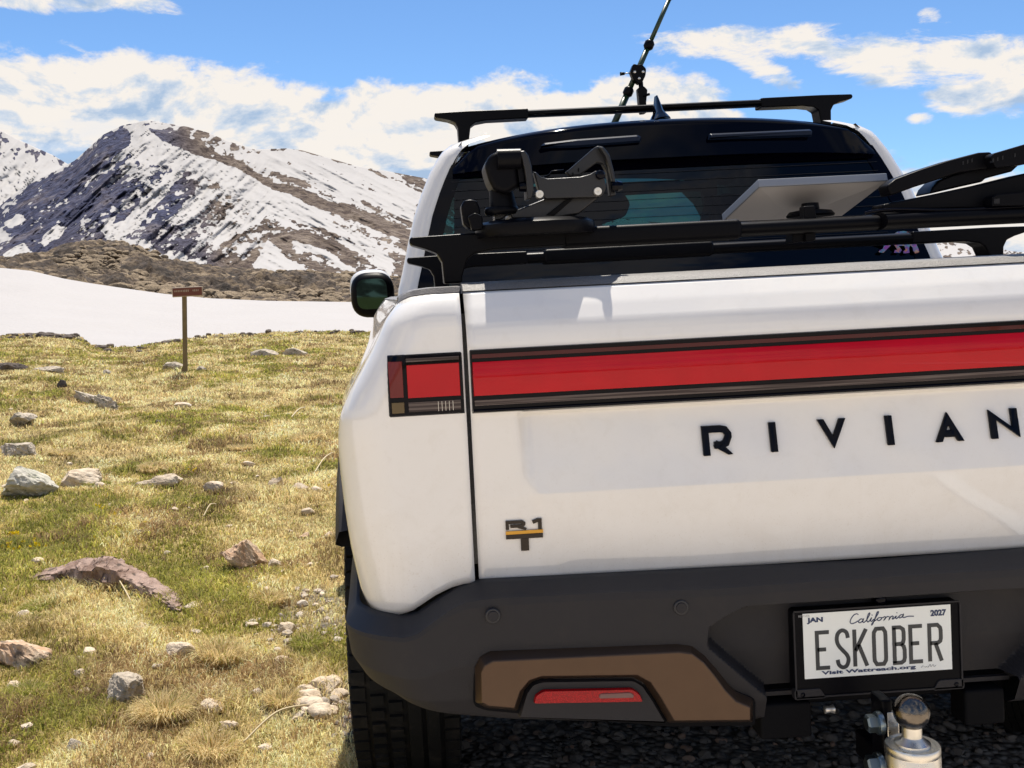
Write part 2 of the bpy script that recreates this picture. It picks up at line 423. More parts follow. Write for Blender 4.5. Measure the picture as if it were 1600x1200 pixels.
# ================================================================== GROUND AND MOUNTAINS
def crest_py(px):
    return np.interp(px, [-900,-400,-100,0,60,110,135,150,190,225,260,300,330,480,585,800,2600],
                         [545,540,530,526,523,525,529,540,544,542,534,529,525,519,520,522,520])
def G(x, y):
    """ground height of the near ground"""
    x = np.asarray(x, float); y = np.asarray(y, float)
    tilt = .0524*np.clip(x, -.35, 6.0)
    und = (fbm(x*.45+3, y*.45, 4)-.5)*.22*sst(y, 2.6, 7)*sst(x, -.2, -1.2) + (fbm(x*2.3, y*2.3+5, 4)-.5)*.09*sst(x, -.1, -.8)*sst(y, .5, 2.5)
    z = tilt*1.0 + und*(y > 0) + (fbm(x*9, y*9, 3)-.5)*.012
    yy = np.maximum(y, .5); px = 641+F*x/yy
    cr = 36+4*(fbm(px*.01, px*0+3.3, 3)-.5)
    zc = 1.37-(crest_py(px)-463)/F*cr
    k = sst(y, 18, 35)*(y > 0); z = z*(1-k)+(zc+.10*(fbm(x*1.3, y*1.3, 4)-.5))*k
    drop = sst(y, cr+.3, cr+7)*sst(np.abs(x)/yy, 3.2, 2.0)*(y > 0)
    return z-3.2*drop
def ground_hit(px, py):
    d = ray(px, py); t = 2.0; 
    for i in range(4000):
        p = CAM+d*t
        if p[2] <= G(p[0], p[1]): break
        t += .004*max(1, t*.5)
    return CAM+d*t

def nodes_mat(name):
    m = bpy.data.materials.new(name); m.use_nodes = True; t = NT(m.node_tree); return m, t, t.n['Principled BSDF']
def mat_ground():
    m, t, b = nodes_mat('tundra_soil')
    tc = t.add('ShaderNodeTexCoord').outputs['Object']
    n1 = t.noise(tc, .9, 6, .6); n2 = t.noise(tc, 6, 6, .65); n3 = t.noise(tc, 60, 4, .7)
    c = t.ramp(t.math('ADD', t.math('MULTIPLY', n1, .55), t.math('MULTIPLY', n2, .45)), [(.36, (.15, .135, .035)), (.47, (.30, .24, .085)), (.56, (.46, .35, .16)), (.68, (.52, .41, .22))])
    c = t.mix(t.ss(n3, .38, .62), t.mix(1, c, (.5, .5, .45, 1), 'MULTIPLY'), c)
    g = t.add('ShaderNodeAttribute', attribute_name='gravel').outputs['Fac']
    v = t.add('ShaderNodeTexVoronoi'); v.inputs['Scale'].default_value = 38; t.l.new(tc, v.inputs['Vector'])
    gc = t.mix(t.sep(v.outputs['Color'])[0], (.13, .115, .10, 1), (.34, .31, .27, 1))
    gc = t.mix(t.ss(v.outputs['Distance'], .3, .7), gc, (.10, .085, .07, 1))
    lot = t.mix(t.noise(tc, 2, 6), (.52, .45, .36, 1), (.68, .60, .50, 1))
    f = t.add('ShaderNodeAttribute', attribute_name='lot').outputs['Fac']
    gc = t.mix(f, gc, lot)
    edge = t.ss(t.math('ADD', g, t.math('MULTIPLY', t.math('SUBTRACT', n2, .5), .9)), .35, .65)
    t.l.new(t.mix(edge, c, gc), b.inputs['Base Color']); b.inputs['Roughness'].default_value = .95; b.inputs['Specular IOR Level'].default_value = .15
    bp = t.add('ShaderNodeBump'); bp.inputs['Strength'].default_value = .8; bp.inputs['Distance'].default_value = .02
    h = t.math('ADD', t.math('MULTIPLY', n2, .6), t.math('MULTIPLY', n3, .5))
    t.l.new(t.mix(edge, h, t.math('MULTIPLY', v.outputs['Distance'], -1.0)), bp.inputs['Height']); t.l.new(bp.outputs[0], b.inputs['Normal'])
    return m
def mesh_np(name, co, quads, mat, smooth=True, attrs=None, tris=None):
    me = bpy.data.meshes.new(name)
    nv = len(co); fl = []
    k = quads.shape[1]; nf = len(quads)
    me.vertices.add(nv); me.vertices.foreach_set('co', np.ascontiguousarray(co, np.float32).ravel())
    me.loops.add(nf*k); me.loops.foreach_set('vertex_index', np.ascontiguousarray(quads, np.int32).ravel())
    me.polygons.add(nf); me.polygons.foreach_set('loop_start', np.arange(nf, dtype=np.int32)*k)
    me.update(calc_edges=True)
    if smooth: me.shade_smooth()
    for an, (typ, arr) in (attrs or {}).items():
        a = me.attributes.new(an, typ, 'POINT'); a.data.foreach_set('color' if typ == 'FLOAT_COLOR' else 'value', np.ascontiguousarray(arr, np.float32).ravel())
    o = bpy.data.objects.new(name, me); COL.objects.link(o); me.materials.append(mat); return o
def quads_grid(nu, nv):
    i, j = np.meshgrid(np.arange(nu-1), np.arange(nv-1)); a = (j*nu+i).ravel()
    return np.stack([a, a+1, a+nu+1, a+nu], 1)

def gravel_mask(x, y):
    e = x + .10 + .25*(vnoise(y*.8, y*0+2)-.5) + .0*y
    g = sst(e, -.28, .12)*sst(y, 14, 9)
    g = np.maximum(g, sst(y, 2.2, 1.2))
    d1 = np.hypot((x+.42)/.42, (y-4.55)/.75); d2 = np.hypot((x+.35)/.34, (y-3.55)/.25)
    return np.maximum(g, np.maximum(sst(d1, 1.1, .3), sst(d2, 1.1, .4))*.50)
def build_ground():
    th1 = np.radians(np.arange(-44, 34, .22)); th2 = np.radians(np.arange(34, 316.1, 3.0)); th = np.concatenate([th1, th2])
    r = np.concatenate([[.01], np.geomspace(.5, 46, 330), np.geomspace(50, 9000, 26)])
    T, Rr = np.meshgrid(th, r); x = Rr*np.sin(T); y = Rr*np.cos(T); z = G(x, y)
    z = np.where(Rr > 60, np.minimum(z, -.4*1 + 0*z), z)
    co = np.stack([x.ravel(), y.ravel(), z.ravel()], 1)
    lot = sst(y, 2.6, 1.4)*sst(np.hypot(x, y), 60, 30)
    o = mesh_np('ground', co, quads_grid(len(th), len(r)), mat_ground(), True, {'gravel': ('FLOAT', np.maximum(gravel_mask(x, y)*sst(Rr, 60, 30), 0).ravel()), 'lot': ('FLOAT', lot.ravel())})
    tag(o, kind='structure')
build_ground()

def snow_mat():
    m, t, b = nodes_mat('old_snow'); tc = t.add('ShaderNodeTexCoord').outputs['Object']
    n = t.noise(tc, .25, 6, .6); n2 = t.noise(tc, 2.2, 5, .6)
    t.l.new(t.mix(n, (.335, .315, .305, 1), (.375, .355, .345, 1)), b.inputs['Base Color']); b.inputs['Roughness'].default_value = .7
    bp = t.add('ShaderNodeBump'); bp.inputs['Strength'].default_value = .35; bp.inputs['Distance'].default_value = .25
    t.l.new(n2, bp.inputs['Height']); t.l.new(bp.outputs[0], b.inputs['Normal']); return m
def strip(name, pxs, ys, bot, top, d0, d1, mat, relief, kind='structure', nv=60, label=None, curve=1.0, attrs=None):
    """terrain band: for each bearing a slope rising from the foot (distance d0) to the skyline (distance d1)"""
    t = np.linspace(0, 1, nv); PX, Tt = np.meshgrid(pxs, t)
    B = np.interp(PX, *zip(*bot)); U = np.interp(PX, *zip(*top)); D = d0+(d1-d0)*Tt
    py = B+(U-B)*Tt**curve
    X = (PX-641)/F*D; Z = 1.37+(463-py)/F*D
    X, D, Z = relief(X, D, Z, Tt, PX)
    # the slope falls away behind the skyline
    co = np.stack([X, D, Z], -1); last = co[-1].copy(); back = last.copy(); back[:, 1] += (d1-d0)*.8; back[:, 0] *= back[:, 1]/last[:, 1]; back[:, 2] -= np.abs(last[:, 2])*.8+.06*d1
    co = np.concatenate([co, back[None]], 0); at = None
    if attrs: at = {k: ('FLOAT', np.concatenate([f(PX, py), f(PX, py)[-1:]], 0).ravel()) for k, f in attrs.items()}
    o = mesh_np(name, co.reshape(-1, 3), quads_grid(len(pxs), nv+1), mat, True, at)
    tag(o, kind=kind); return o
SNOWTOP = [(-1200,425),(-200,415),(0,418),(60,424),(110,436),(150,443),(190,449),(260,459),(330,466),(420,470),(560,472),(900,476),(2600,474)]
def rel_snow(X, D, Z, T, PX):
    n = (fbm(X*.05, D*.05, 4)-.5); return X, D, Z+n*1.0*np.sin(np.pi*np.clip(T, 0, 1))**.5
strip('snowfield', np.arange(-1200, 2600, 12), None, [(-1200,556),(2600,556)], SNOWTOP, 41, 84, snow_mat(), rel_snow, nv=50)

def ridge_mat():
    m, t, b = nodes_mat('lichen_rock'); tc = t.add('ShaderNodeTexCoord').outputs['Object']
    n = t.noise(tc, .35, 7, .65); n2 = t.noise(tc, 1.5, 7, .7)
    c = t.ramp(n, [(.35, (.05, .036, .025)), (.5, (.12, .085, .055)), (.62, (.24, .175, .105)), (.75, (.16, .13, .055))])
    t.l.new(t.mix(t.ss(n2, .42, .58), t.mix(1, c, (.26, .22, .20, 1), 'MULTIPLY'), c), b.inputs['Base Color']); b.inputs['Roughness'].default_value = .95  # low bumps multiplied darker: crevice shade painted into the rock
    bp = t.add('ShaderNodeBump'); bp.inputs['Strength'].default_value = 1; bp.inputs['Distance'].default_value = .5
    t.l.new(n2, bp.inputs['Height']); t.l.new(bp.outputs[0], b.inputs['Normal']); return m
RIDGE = [(-1200,400),(-200,404),(-20,408),(30,408),(60,403),(85,396),(110,386),(150,379),(185,377),(215,383),(240,392),(262,404),(300,414),(340,420),(420,425),(500,427),(560,430),(700,436),(2600,440)]
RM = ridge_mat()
def rel_ridge(X, D, Z, T, PX):
    r1 = fbm(X*.09, D*.09, 6, .55, ridged=True)-.55; r2 = fbm(X*.5, D*.5, 4, .6)-.5
    k = np.sin(np.pi*np.clip(T*.97+.02, 0, 1))**.6
    return X+r2*1.2*k, D, Z+r1*2.6*k+r2*2.2*(.35+.65*k)
SB = [(px, py+9) for px, py in SNOWTOP]
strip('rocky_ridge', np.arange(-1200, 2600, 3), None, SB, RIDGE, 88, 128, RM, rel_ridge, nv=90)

# ---- mountains: relief of long gullies, snow lying in them
RIDGELINE = [(-1200,330),(-500,360),(-60,372),(0,338),(30,312),(60,292),(100,271),(128,256),(150,236),(172,216),(200,202),(235,194),(262,197),(300,203),(332,212),(360,224),(400,237),(450,235),(475,238),(510,248),(560,262),(610,270),(660,279),(720,292),(800,310),(1000,345),(1200,358),(1380,362),(1465,371),(1540,378),(1600,391),(1900,415),(2600,380)]
def in_poly(x, y, poly):
    ins = np.zeros(x.shape, bool); n = len(poly)
    for i in range(n):
        x0, y0 = poly[i]; x1, y1 = poly[(i+1) % n]
        if y0 == y1: continue
        c = ((y0 > y) != (y1 > y)) & (x < (x1-x0)*(y-y0)/(y1-y0)+x0); ins ^= c
    return ins
ROCKS_ = [  # areas where bare ground dominates
    ([(-60,380),(60,292),(128,256),(172,216),(205,203),(216,210),(205,236),(180,262),(150,290),(128,318),(100,345),(80,400),(-60,440)], .665),
    ([(80,400),(110,330),(160,285),(205,262),(214,300),(196,340),(172,375),(180,400),(150,440),(60,440)], .68),
    ([(192,370),(210,345),(262,300),(300,268),(322,290),(302,320),(282,330),(290,365),(330,395),(250,400),(206,390)], .59),
    ([(322,300),(352,285),(350,305),(330,330),(300,350),(282,346)], .55),
    ([(236,203),(275,208),(330,236),(380,258),(430,282),(500,308),(560,330),(640,362),(660,395),(600,372),(560,358),(500,341),(430,315),(380,280),(320,250),(262,224)], .86),
    ([(410,328),(450,325),(490,340),(520,370),(560,395),(600,420),(620,440),(480,440),(440,410),(400,385),(395,360)], .62),
    ([(240,385),(300,392),(360,372),(410,352),(436,380),(470,405),(490,440),(270,440),(200,405)], .56),
    ([(262,197),(300,203),(360,224),(400,237),(372,240),(330,228),(290,215)], .55),
    ([(400,237),(450,235),(560,262),(660,279),(660,300),(600,285),(500,256)], .47),
    ([(560,262),(660,279),(700,300),(700,380),(640,350),(600,315)], .55),
    ([(470,262),(560,285),(650,318),(660,345),(600,325),(520,300),(460,280)], .56), ([(600,372),(640,385),(650,430),(625,440),(600,400)], .6),
]
SNOWS_ = [
    ([(212,205),(238,203),(262,222),(320,248),(380,270),(440,300),(420,330),(380,310),(320,275),(262,262),(228,262),(215,240)], .12),
    ([(205,345),(232,318),(262,285),(285,262),(296,270),(262,312),(236,340),(205,372),(192,378),(178,375),(168,362)], .06),
    ([(275,350),(300,318),(330,298),(338,306),(312,338),(292,354),(276,356)], .08),
    ([(172,345),(185,342),(184,362),(172,362)], .1), ([(22,352),(38,338),(52,346),(40,356),(24,358)], .05), ([(0,372),(22,364),(26,376),(8,386),(0,386)], .08),
    ([(20,402),(40,385),(52,382),(62,400),(40,410)], .05), ([(82,372),(100,352),(112,358),(104,372),(84,382)], .08),
    ([(190,380),(225,375),(250,392),(290,400),(330,408),(320,420),(280,418),(230,402),(200,392)], .22),
    ([(395,412),(422,378),(436,386),(462,416),(480,432),(440,434),(424,424),(400,430)], .05),
    ([(460,378),(500,388),(530,405),(560,425),(535,420),(500,400),(465,390)], .08), ([(580,385),(600,390),(618,418),(598,420),(584,400)], .06),
    ([(420,330),(440,300),(500,325),(560,348),(620,372),(640,400),(600,395),(540,372),(480,352),(440,335)], .3),
    ([(385,345),(410,325),(430,330),(405,352),(372,370),(350,382),(330,386),(300,395),(330,372)], .2),
    ([(380,246),(460,238),(520,252),(610,280),(650,300),(650,345),(580,322),(500,290),(420,262)], .10),
]
def snow_amount(PX, PY):
    """1 = snow, 0 = bare; areas with soft edges, broken by streaks that run down the slope"""
    wx = (fbm(PX*.035, PY*.05, 4)-.5)*26; wy = (fbm(PX*.035+40, PY*.05+7, 4)-.5)*20
    x = PX+wx; y = PY+wy
    base = .44+.0*PX
    for poly, v in ROCKS_: base = np.where(in_poly(x, y, poly), v, base)
    for poly, v in SNOWS_: base = np.where(in_poly(PX+wx*.45, PY+wy*.45, poly), v+.08, base)
    # soften
    k = base.copy()
    for _ in range(2):
        k = (k+np.roll(k, 1, 0)+np.roll(k, -1, 0)+np.roll(k, 1, 1)+np.roll(k, -1, 1))/5
    left = sst(PX, 470, 380)
    u = (PX+PY*1.0)*.7; v = (PX-PY)*.7                     # left flank streaks fall to the lower left
    s1 = fbm(u*.085, v*.020, 5, .58); 
    u2 = (PX*.45-PY*.9); v2 = (PX*.9+PY*.45)               # right flank streaks fall to the lower right
    s2 = fbm(u2*.11, v2*.018, 5, .58)
    s = s1*left+s2*(1-left); s3 = fbm(PX*.13+9, PY*.19, 5, .62)
    s4 = fbm(PX*.42, PY*.5, 3, .6)-.5
    q = .46+.26*(1-left)*sst(PY, 420, 330)
    return ((s*q+s3*(1-q))-.5)*1.45+.5+s4*.26-k
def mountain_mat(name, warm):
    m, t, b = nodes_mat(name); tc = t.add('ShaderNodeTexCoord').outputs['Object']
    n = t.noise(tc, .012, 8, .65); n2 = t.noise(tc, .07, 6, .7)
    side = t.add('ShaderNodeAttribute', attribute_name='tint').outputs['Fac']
    cold = t.ramp(n, [(.35, (.045, .052, .10)), (.5, (.085, .093, .16)), (.65, (.18, .165, .19))])  # blue sky shade of the left flank put into the rock colour
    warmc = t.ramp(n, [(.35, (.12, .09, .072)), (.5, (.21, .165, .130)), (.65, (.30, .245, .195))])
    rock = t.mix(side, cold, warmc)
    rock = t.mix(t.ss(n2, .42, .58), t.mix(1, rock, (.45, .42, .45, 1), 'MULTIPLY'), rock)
    a = t.add('ShaderNodeAttribute', attribute_name='snow').outputs['Fac']
    f = t.ss(t.math('ADD', a, t.math('MULTIPLY', t.math('SUBTRACT', n2, .5), .12)), -.006, .010)
    t.l.new(t.mix(f, rock, (.41, .395, .385, 1)), b.inputs['Base Color']); b.inputs['Roughness'].default_value = .9; b.inputs['Specular IOR Level'].default_value = .1
    bp = t.add('ShaderNodeBump'); bp.inputs['Strength'].default_value = .95; bp.inputs['Distance'].default_value = 12
    t.l.new(t.math('MULTIPLY', n2, t.math('SUBTRACT', 1.0, t.math('MULTIPLY', f, .93))), bp.inputs['Height']); t.l.new(bp.outputs[0], b.inputs['Normal']); return m
def rel_mtn(amp):
    def f(X, D, Z, T, PX):
        PY = 463-(Z-1.37)*F/D
        u = (PX+PY)*.7; v = (PX-PY)*.7; left = sst(PX, 470, 380)
        u2 = (PX*.45-PY*.9); v2 = (PX*.9+PY*.45)
        g = (fbm(u*.045, v*.012, 6, .55, ridged=True))*left + fbm(u2*.05, v2*.012, 6, .55, ridged=True)*(1-left)
        k = np.sin(np.pi*np.clip(T*.98+.0, 0, 1))**.5
        dD = -(g-.55)*amp*k*(.5+.5*left); D2 = D+dD; s = D2/D
        return X*s, D2, 1.37+(Z-1.37)*s
    return f
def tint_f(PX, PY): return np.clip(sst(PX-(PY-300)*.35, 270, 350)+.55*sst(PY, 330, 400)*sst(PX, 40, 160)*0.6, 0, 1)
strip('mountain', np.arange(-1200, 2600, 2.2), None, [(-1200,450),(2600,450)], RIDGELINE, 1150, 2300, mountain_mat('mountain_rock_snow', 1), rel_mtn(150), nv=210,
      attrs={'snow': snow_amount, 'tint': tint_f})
FAR = [(-1200,300),(-700,240),(-300,160),(-120,170),(-40,190),(0,200),(20,211),(40,222),(70,236),(95,247),(120,262),(150,290),(250,330),(700,400)]
def snow_far(PX, PY):
    top = np.interp(PX, *zip(*FAR)); d = PY-top
    return fbm(PX*.11, PY*.07, 5, .6)-.50+.10*sst(d, 8, 28)+.12*sst(PX, 140, 60)-.16*sst(PY, 315, 360)
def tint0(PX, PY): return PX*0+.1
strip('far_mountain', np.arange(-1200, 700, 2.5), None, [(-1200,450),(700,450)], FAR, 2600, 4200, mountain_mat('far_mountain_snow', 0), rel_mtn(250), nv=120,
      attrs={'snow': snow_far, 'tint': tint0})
def back_hills():
    th = np.radians(np.arange(55, 306, 1.0)); t = np.linspace(0, 1, 24); T, K = np.meshgrid(th, t)
    D = 2600+1500*K; H = (120+260*fbm(np.degrees(T)*.06, T*0+4, 5))*K + (fbm(T*30, K*8, 4)-.5)*60*K
    co = np.stack([D*np.sin(T), D*np.cos(T), H-3], -1).reshape(-1, 3)
    PXf = np.degrees(T)*20
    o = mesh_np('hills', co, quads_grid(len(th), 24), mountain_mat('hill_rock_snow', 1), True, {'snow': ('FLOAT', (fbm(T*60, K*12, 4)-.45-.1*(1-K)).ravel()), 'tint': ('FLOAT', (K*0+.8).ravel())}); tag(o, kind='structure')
back_hills()

# ================================================================== ROCKS
def rock_mat(name, c0, c1, lich=None):
    m, t, b = nodes_mat(name); tc = t.add('ShaderNodeTexCoord').outputs['Object']
    n = t.noise(tc, 9, 8, .65, .5); n2 = t.noise(tc, 45, 6, .7)
    c = t.mix(t.ss(n, .35, .65), (*c0, 1), (*c1, 1))
    c = t.mix(t.ss(n2, .56, .72, 0, .7), c, (*[k*.35 for k in c0], 1))
    if lich: c = t.mix(t.ss(t.noise(tc, 16, 5, .6, .3), .55, .66, 0, .85), c, (*lich, 1))
    t.l.new(c, b.inputs['Base Color']); b.inputs['Roughness'].default_value = .9; b.inputs['Specular IOR Level'].default_value = .2
    bp = t.add('ShaderNodeBump'); bp.inputs['Strength'].default_value = .9; bp.inputs['Distance'].default_value = .02
    t.l.new(t.math('ADD', n, t.math('MULTIPLY', n2, .5)), bp.inputs['Height']); t.l.new(bp.outputs[0], b.inputs['Normal']); return m
RK = {'cream': rock_mat('cream_rock', (.54, .43, .31), (.70, .59, .46)), 'orange': rock_mat('orange_rock', (.50, .31, .19), (.66, .54, .41), (.10, .08, .06)),
      'grey': rock_mat('grey_rock', (.36, .305, .24), (.58, .50, .40), (.12, .12, .07)), 'brown': rock_mat('brown_rock', (.20, .13, .10), (.40, .29, .24), (.06, .05, .04)),
      'dark': rock_mat('dark_rock', (.07, .055, .045), (.16, .13, .11)), 'pale': rock_mat('pale_green_rock', (.40, .39, .32), (.58, .54, .46), (.20, .20, .13))}
_ico = {}
def ico(sub):
    if sub not in _ico:
        bm = bmesh.new(); bmesh.ops.create_icosphere(bm, subdivisions=sub, radius=1)
        _ico[sub] = (np.array([v.co[:] for v in bm.verts]), np.array([[v.index for v in f.verts] for f in bm.faces])); bm.free()
    return _ico[sub]
def rock_shape(rng, sub=4, planes=13, rough=.12, layer=0):
    v, f = ico(sub); v = v.copy()
    for _ in range(planes):
        n = rng.normal(size=3); n /= np.linalg.norm(n); d = rng.uniform(.48, .85); h = v@n
        v -= np.outer(np.maximum(h-d, 0)*.93, n)
    o = rng.uniform(0, 200, 3)
    q = fbm(v[:, 0]*2.2+o[0]+v[:, 2]*1.3, v[:, 1]*2.2+o[1]-v[:, 2]*1.1, 5, .55)-.5
    q2 = fbm(v[:, 0]*7+o[2]+v[:, 2]*5, v[:, 1]*7+v[:, 2]*4, 4, .6)-.5
    v *= (1+rough*2*q+rough*.9*q2)[:, None]
    if layer: v[:, 2] += .06*np.sin(v[:, 2]*layer+3*q)/1
    return v, f
def add_rock(px0, py0, px1, py1, kind, label, lean=0, asp=.75, group=None, layer=0, seed=None, sink=.22, planes=13, angle=0, name='rock'):
    sink = .38
    """a rock filling the measured box of the photograph, standing on the ground there"""
    rng = np.random.default_rng(seed or int(px0*7+py0)); pb = ground_hit((px0+px1)/2, py1); s = F/pb[1]
    w = (px1-px0)/s; h = (py1-py0)/s; dep = max(w*asp, h)
    grade = 1.37/pb[1]; hz = max(h*.55, h-dep*grade*.55)
    v, f = rock_shape(rng, 5 if (px1-px0) > 45 else 4, planes, .20, layer)
    v /= np.abs(v).max(0); z = v[:, 2].copy()
    v = v*[w/2, dep/2, hz*(1+sink)/2]; 
    ca, sa = math.cos(rad(angle)), math.sin(rad(angle)); v[:, 0] = v[:, 0]; 
    if lean: v[:, 2] += lean*v[:, 0]
    base = np.array([pb[0], pb[1]+dep/2*.9, 0]); base[2] = float(G(base[0], base[1]))
    v[:, 2] += hz*(1+sink)/2-hz*sink
    me = bpy.data.meshes.new(name); me.from_pydata(v.tolist(), [], f.tolist()); me.materials.append(RK[kind])
    o = bpy.data.objects.new(name, me); COL.objects.link(o); o.location = base; me.shade_smooth(); me.set_sharp_from_angle(angle=rad(28))
    tag(o, label, 'rock', 'rocks lying in the alpine meadow'); return o
def slab(pts, kind, label, th, ythick, name='rock_slab'):
    """long broken slab following a bent outline of the photograph"""
    rng = np.random.default_rng(5); vs = []; fs = []
    n = len(pts); L = []
    for i, (px, py, hh) in enumerate(pts):
        g = ground_hit(px, py+hh*.85); L.append((g, hh*g[1]/F))
    base = np.array(L[n//2][0]); base[2] = float(G(base[0], base[1]))
    K = 20; pp = spline([(*g, h) for g, h in L], 11)
    for i, (gx, gy, gz, h) in enumerate(pp):
        for k in range(K):
            t = 2*math.pi*k/K; e = .82+.75*float(vnoise(i*.23+7, 3.3*math.sin(t)+5))*.6+.16*(rng.random()-.5)
            sy = math.copysign(abs(math.cos(t))**.6, math.cos(t)); sz = math.copysign(abs(math.sin(t))**.55, math.sin(t))
            z = gz+h*.38+sz*h*.60*e+(.35*(1 if sy > 0 else 0))*h*.3*sz
            vs.append((gx+rng.normal()*.006-base[0], gy+.09+sy*ythick/2*e-base[1], z-base[2]))
    m = len(pp)
    for i in range(m-1):
        for k in range(K): k2 = (k+1) % K; fs.append((i*K+k, i*K+k2, (i+1)*K+k2, (i+1)*K+k))
    fs.append(tuple(range(K))); fs.append(tuple(range((m-1)*K, m*K))[::-1])
    me = bpy.data.meshes.new(name); me.from_pydata(vs, [], fs); me.materials.append(RK[kind]); o = bpy.data.objects.new(name, me); COL.objects.link(o); o.location = base
    me.shade_smooth(); me.set_sharp_from_angle(angle=rad(22)); tag(o, label, 'rock', 'rocks lying in the alpine meadow')
ROCKS = [
 (-25,722,80,782,'pale','large pale grey green boulder half buried at the left edge of the meadow',0,.9),
 (-10,683,58,714,'grey','grey cream rock with a brown hollow at the left edge above the pale boulder',0,.8),
 (6,646,50,667,'grey','small low rock near the left edge in straw grass, farthest of the left edge rocks',0,.8),
 (84,726,152,762,'cream','rounded cream rock right of the pale boulder, rising to its right end',.12,.7),
 (206,739,292,764,'cream','long flat cream rock lying in the middle of the meadow',.10,.4),
 (313,751,354,771,'cream','white angular rock right of the long flat cream rock',0,.8),
 (417,744,448,765,'cream','two layered small cream rock in short green grass',0,.7),
 (449,752,482,768,'cream','low cream rock just right of the layered one',0,.6),
 (340,838,418,893,'orange','upright orange and cream rock leaning left in the green grass',-.35,.7),
 (417,873,439,888,'cream','small white stone at the foot of the upright orange rock',0,.8),
 (-30,988,68,1048,'orange','orange cream layered rock cut by the left edge near the bottom',-.25,.8),
 (110,1042,135,1066,'cream','small cream stone standing left of the grey rock in the foreground',0,.7),
 (158,1048,222,1102,'grey','grey rock with pale flat top beside the straw tussock in the foreground',0,.9),
 (243,1003,302,1031,'cream','broken flat white rock beside the upper straw tussock',0,.7),
 (432,971,463,992,'cream','small cream rock in tan grass near the truck wheel',0,.8),
 (100,1153,130,1174,'grey','small grey stone close to the lower left corner',0,.8),
 (204,827,226,840,'cream','small round white stone in green grass in mid meadow',0,.8),
 (338,1125,372,1142,'cream','pale stone sunk in the foreground grass',0,.7),
 (264,629,298,639,'cream','thin flat cream stone in the upper meadow',0,.6),
 (-8,566,38,581,'dark','dark rock at the left edge under the snowfield',0,.6),
 (50,570,104,583,'grey','low rock with dark gap right of the dark edge rock',0,.5),
 (250,566,286,580,'grey','grey rock at the left foot of the sign post',0,.6),
 (305,571,322,579,'grey','small grey stone at the right foot of the sign post',0,.7),
 (390,545,440,558,'grey','long low grey rock outcrop right of the sign, left piece',0,.4),
 (440,543,484,556,'grey','low grey rock outcrop right of the sign, right piece',0,.4),
 (158,576,172,586,'grey','tiny grey stone upper meadow left of the post',0,.8),
 (88,592,102,606,'dark','small dark stone standing in yellow grass below the snow',0,.8),
 (240,655,252,664,'dark','tiny dark stone in the upper meadow below the thin flat stone',0,.8),
 (410,648,428,655,'cream','small flat white stone in the brown grass left of the truck',0,.6),
 (376,722,398,731,'cream','small flat cream stone above the layered rocks',0,.6),
 (468,795,492,806,'cream','small flat tan stone near the truck fender',0,.6),
 (466,832,486,842,'orange','small pinkish stone in grass left of the wheel arch',0,.7),
 (500,830,528,842,'cream','small cream stone right beside the black wheel arch',0,.7),
 (344,724,358,730,'cream','tiny white stone above the white angular rock',0,.7),
]
for i, rk in enumerate(ROCKS): add_rock(rk[0], rk[1], rk[2], rk[3], rk[4], rk[5], lean=rk[6], asp=rk[7], layer=(9 if i in (6, 10) else 0), seed=31+i*7)
slab([(50,903,7),(78,899,13),(105,892,20),(135,888,36),(165,890,40),(200,905,24),(235,925,22),(262,944,12),(280,956,5)], 'brown', 'long curved purple brown slab lying across the grass at left', .1, .16)
add_rock(108, 610, 156, 630, 'grey', 'flat grey layered rock, upper piece of a broken pair in the upper left meadow', lean=-.25, asp=.6, layer=14, seed=77)
add_rock(140, 618, 186, 642, 'grey', 'tilted grey layered rock, lower piece of a broken pair in the upper left meadow', lean=-.30, asp=.6, layer=16, seed=78)

# small stones by the wheel: nobody could count them
def pebbles(name, n, gen, smin, smax, mat, seed=3, sub=2, flat=.7, zf=None):
    rng = np.random.default_rng(seed); shapes = [rock_shape(rng, sub, 7, .12) for _ in range(14)]
    V = []; Fc = []; C = []; k = 0
    for i in range(n):
        x, y = gen(rng); v, f = shapes[rng.integers(14)]; s = smin*(smax/smin)**rng.random()**1.6
        t = rng.random()*6.28; c, q = math.cos(t), math.sin(t); sc = np.array([1, rng.uniform(.6, 1), flat*rng.uniform(.6, 1)])*s
        w = v*sc; w = np.stack([w[:, 0]*c-w[:, 1]*q, w[:, 0]*q+w[:, 1]*c, w[:, 2]], 1)
        V.append(w+[x, y, float((zf or G)(x, y))+s*flat*.3]); Fc.append(f+k); k += len(v); C.append(np.full(len(v), rng.random()))
    o = mesh_np(name, np.concatenate(V), np.concatenate(Fc), mat, True, {'shade': ('FLOAT', np.concatenate(C))}); o.data.set_sharp_from_angle(angle=rad(30))
    tag(o, kind='stuff'); return o
def peb_mat():
    m, t, b = nodes_mat('pebble'); a = t.add('ShaderNodeAttribute', attribute_name='shade').outputs['Fac']
    tc = t.add('ShaderNodeTexCoord').outputs['Object']
    c = t.ramp(a, [(0, (.035, .032, .030)), (.3, (.07, .062, .056)), (.55, (.11, .095, .08)), (.85, (.17, .145, .12)), (1, (.24, .14, .09))])
    c = t.mix(t.ss(t.noise(tc, 60, 5), .4, .65, 0, .5), c, (.16, .14, .12, 1))
    t.l.new(c, b.inputs['Base Color']); b.inputs['Roughness'].default_value = .85; return m
PM = peb_mat()
g1 = pebbles('gravel', 9000, lambda r: (r.uniform(-.25, 3.2), r.uniform(2.2, 5.4)), .007, .026, PM, 3)
g1['label'] = 'dark gravel under the white pickup'
def gen2(r):
    if r.random() < .65: a, b = r.normal(-.42, .20), r.normal(4.55, .33)
    else: a, b = r.normal(-.30, .14), r.normal(3.6, .10)
    return (min(a, .3), b)
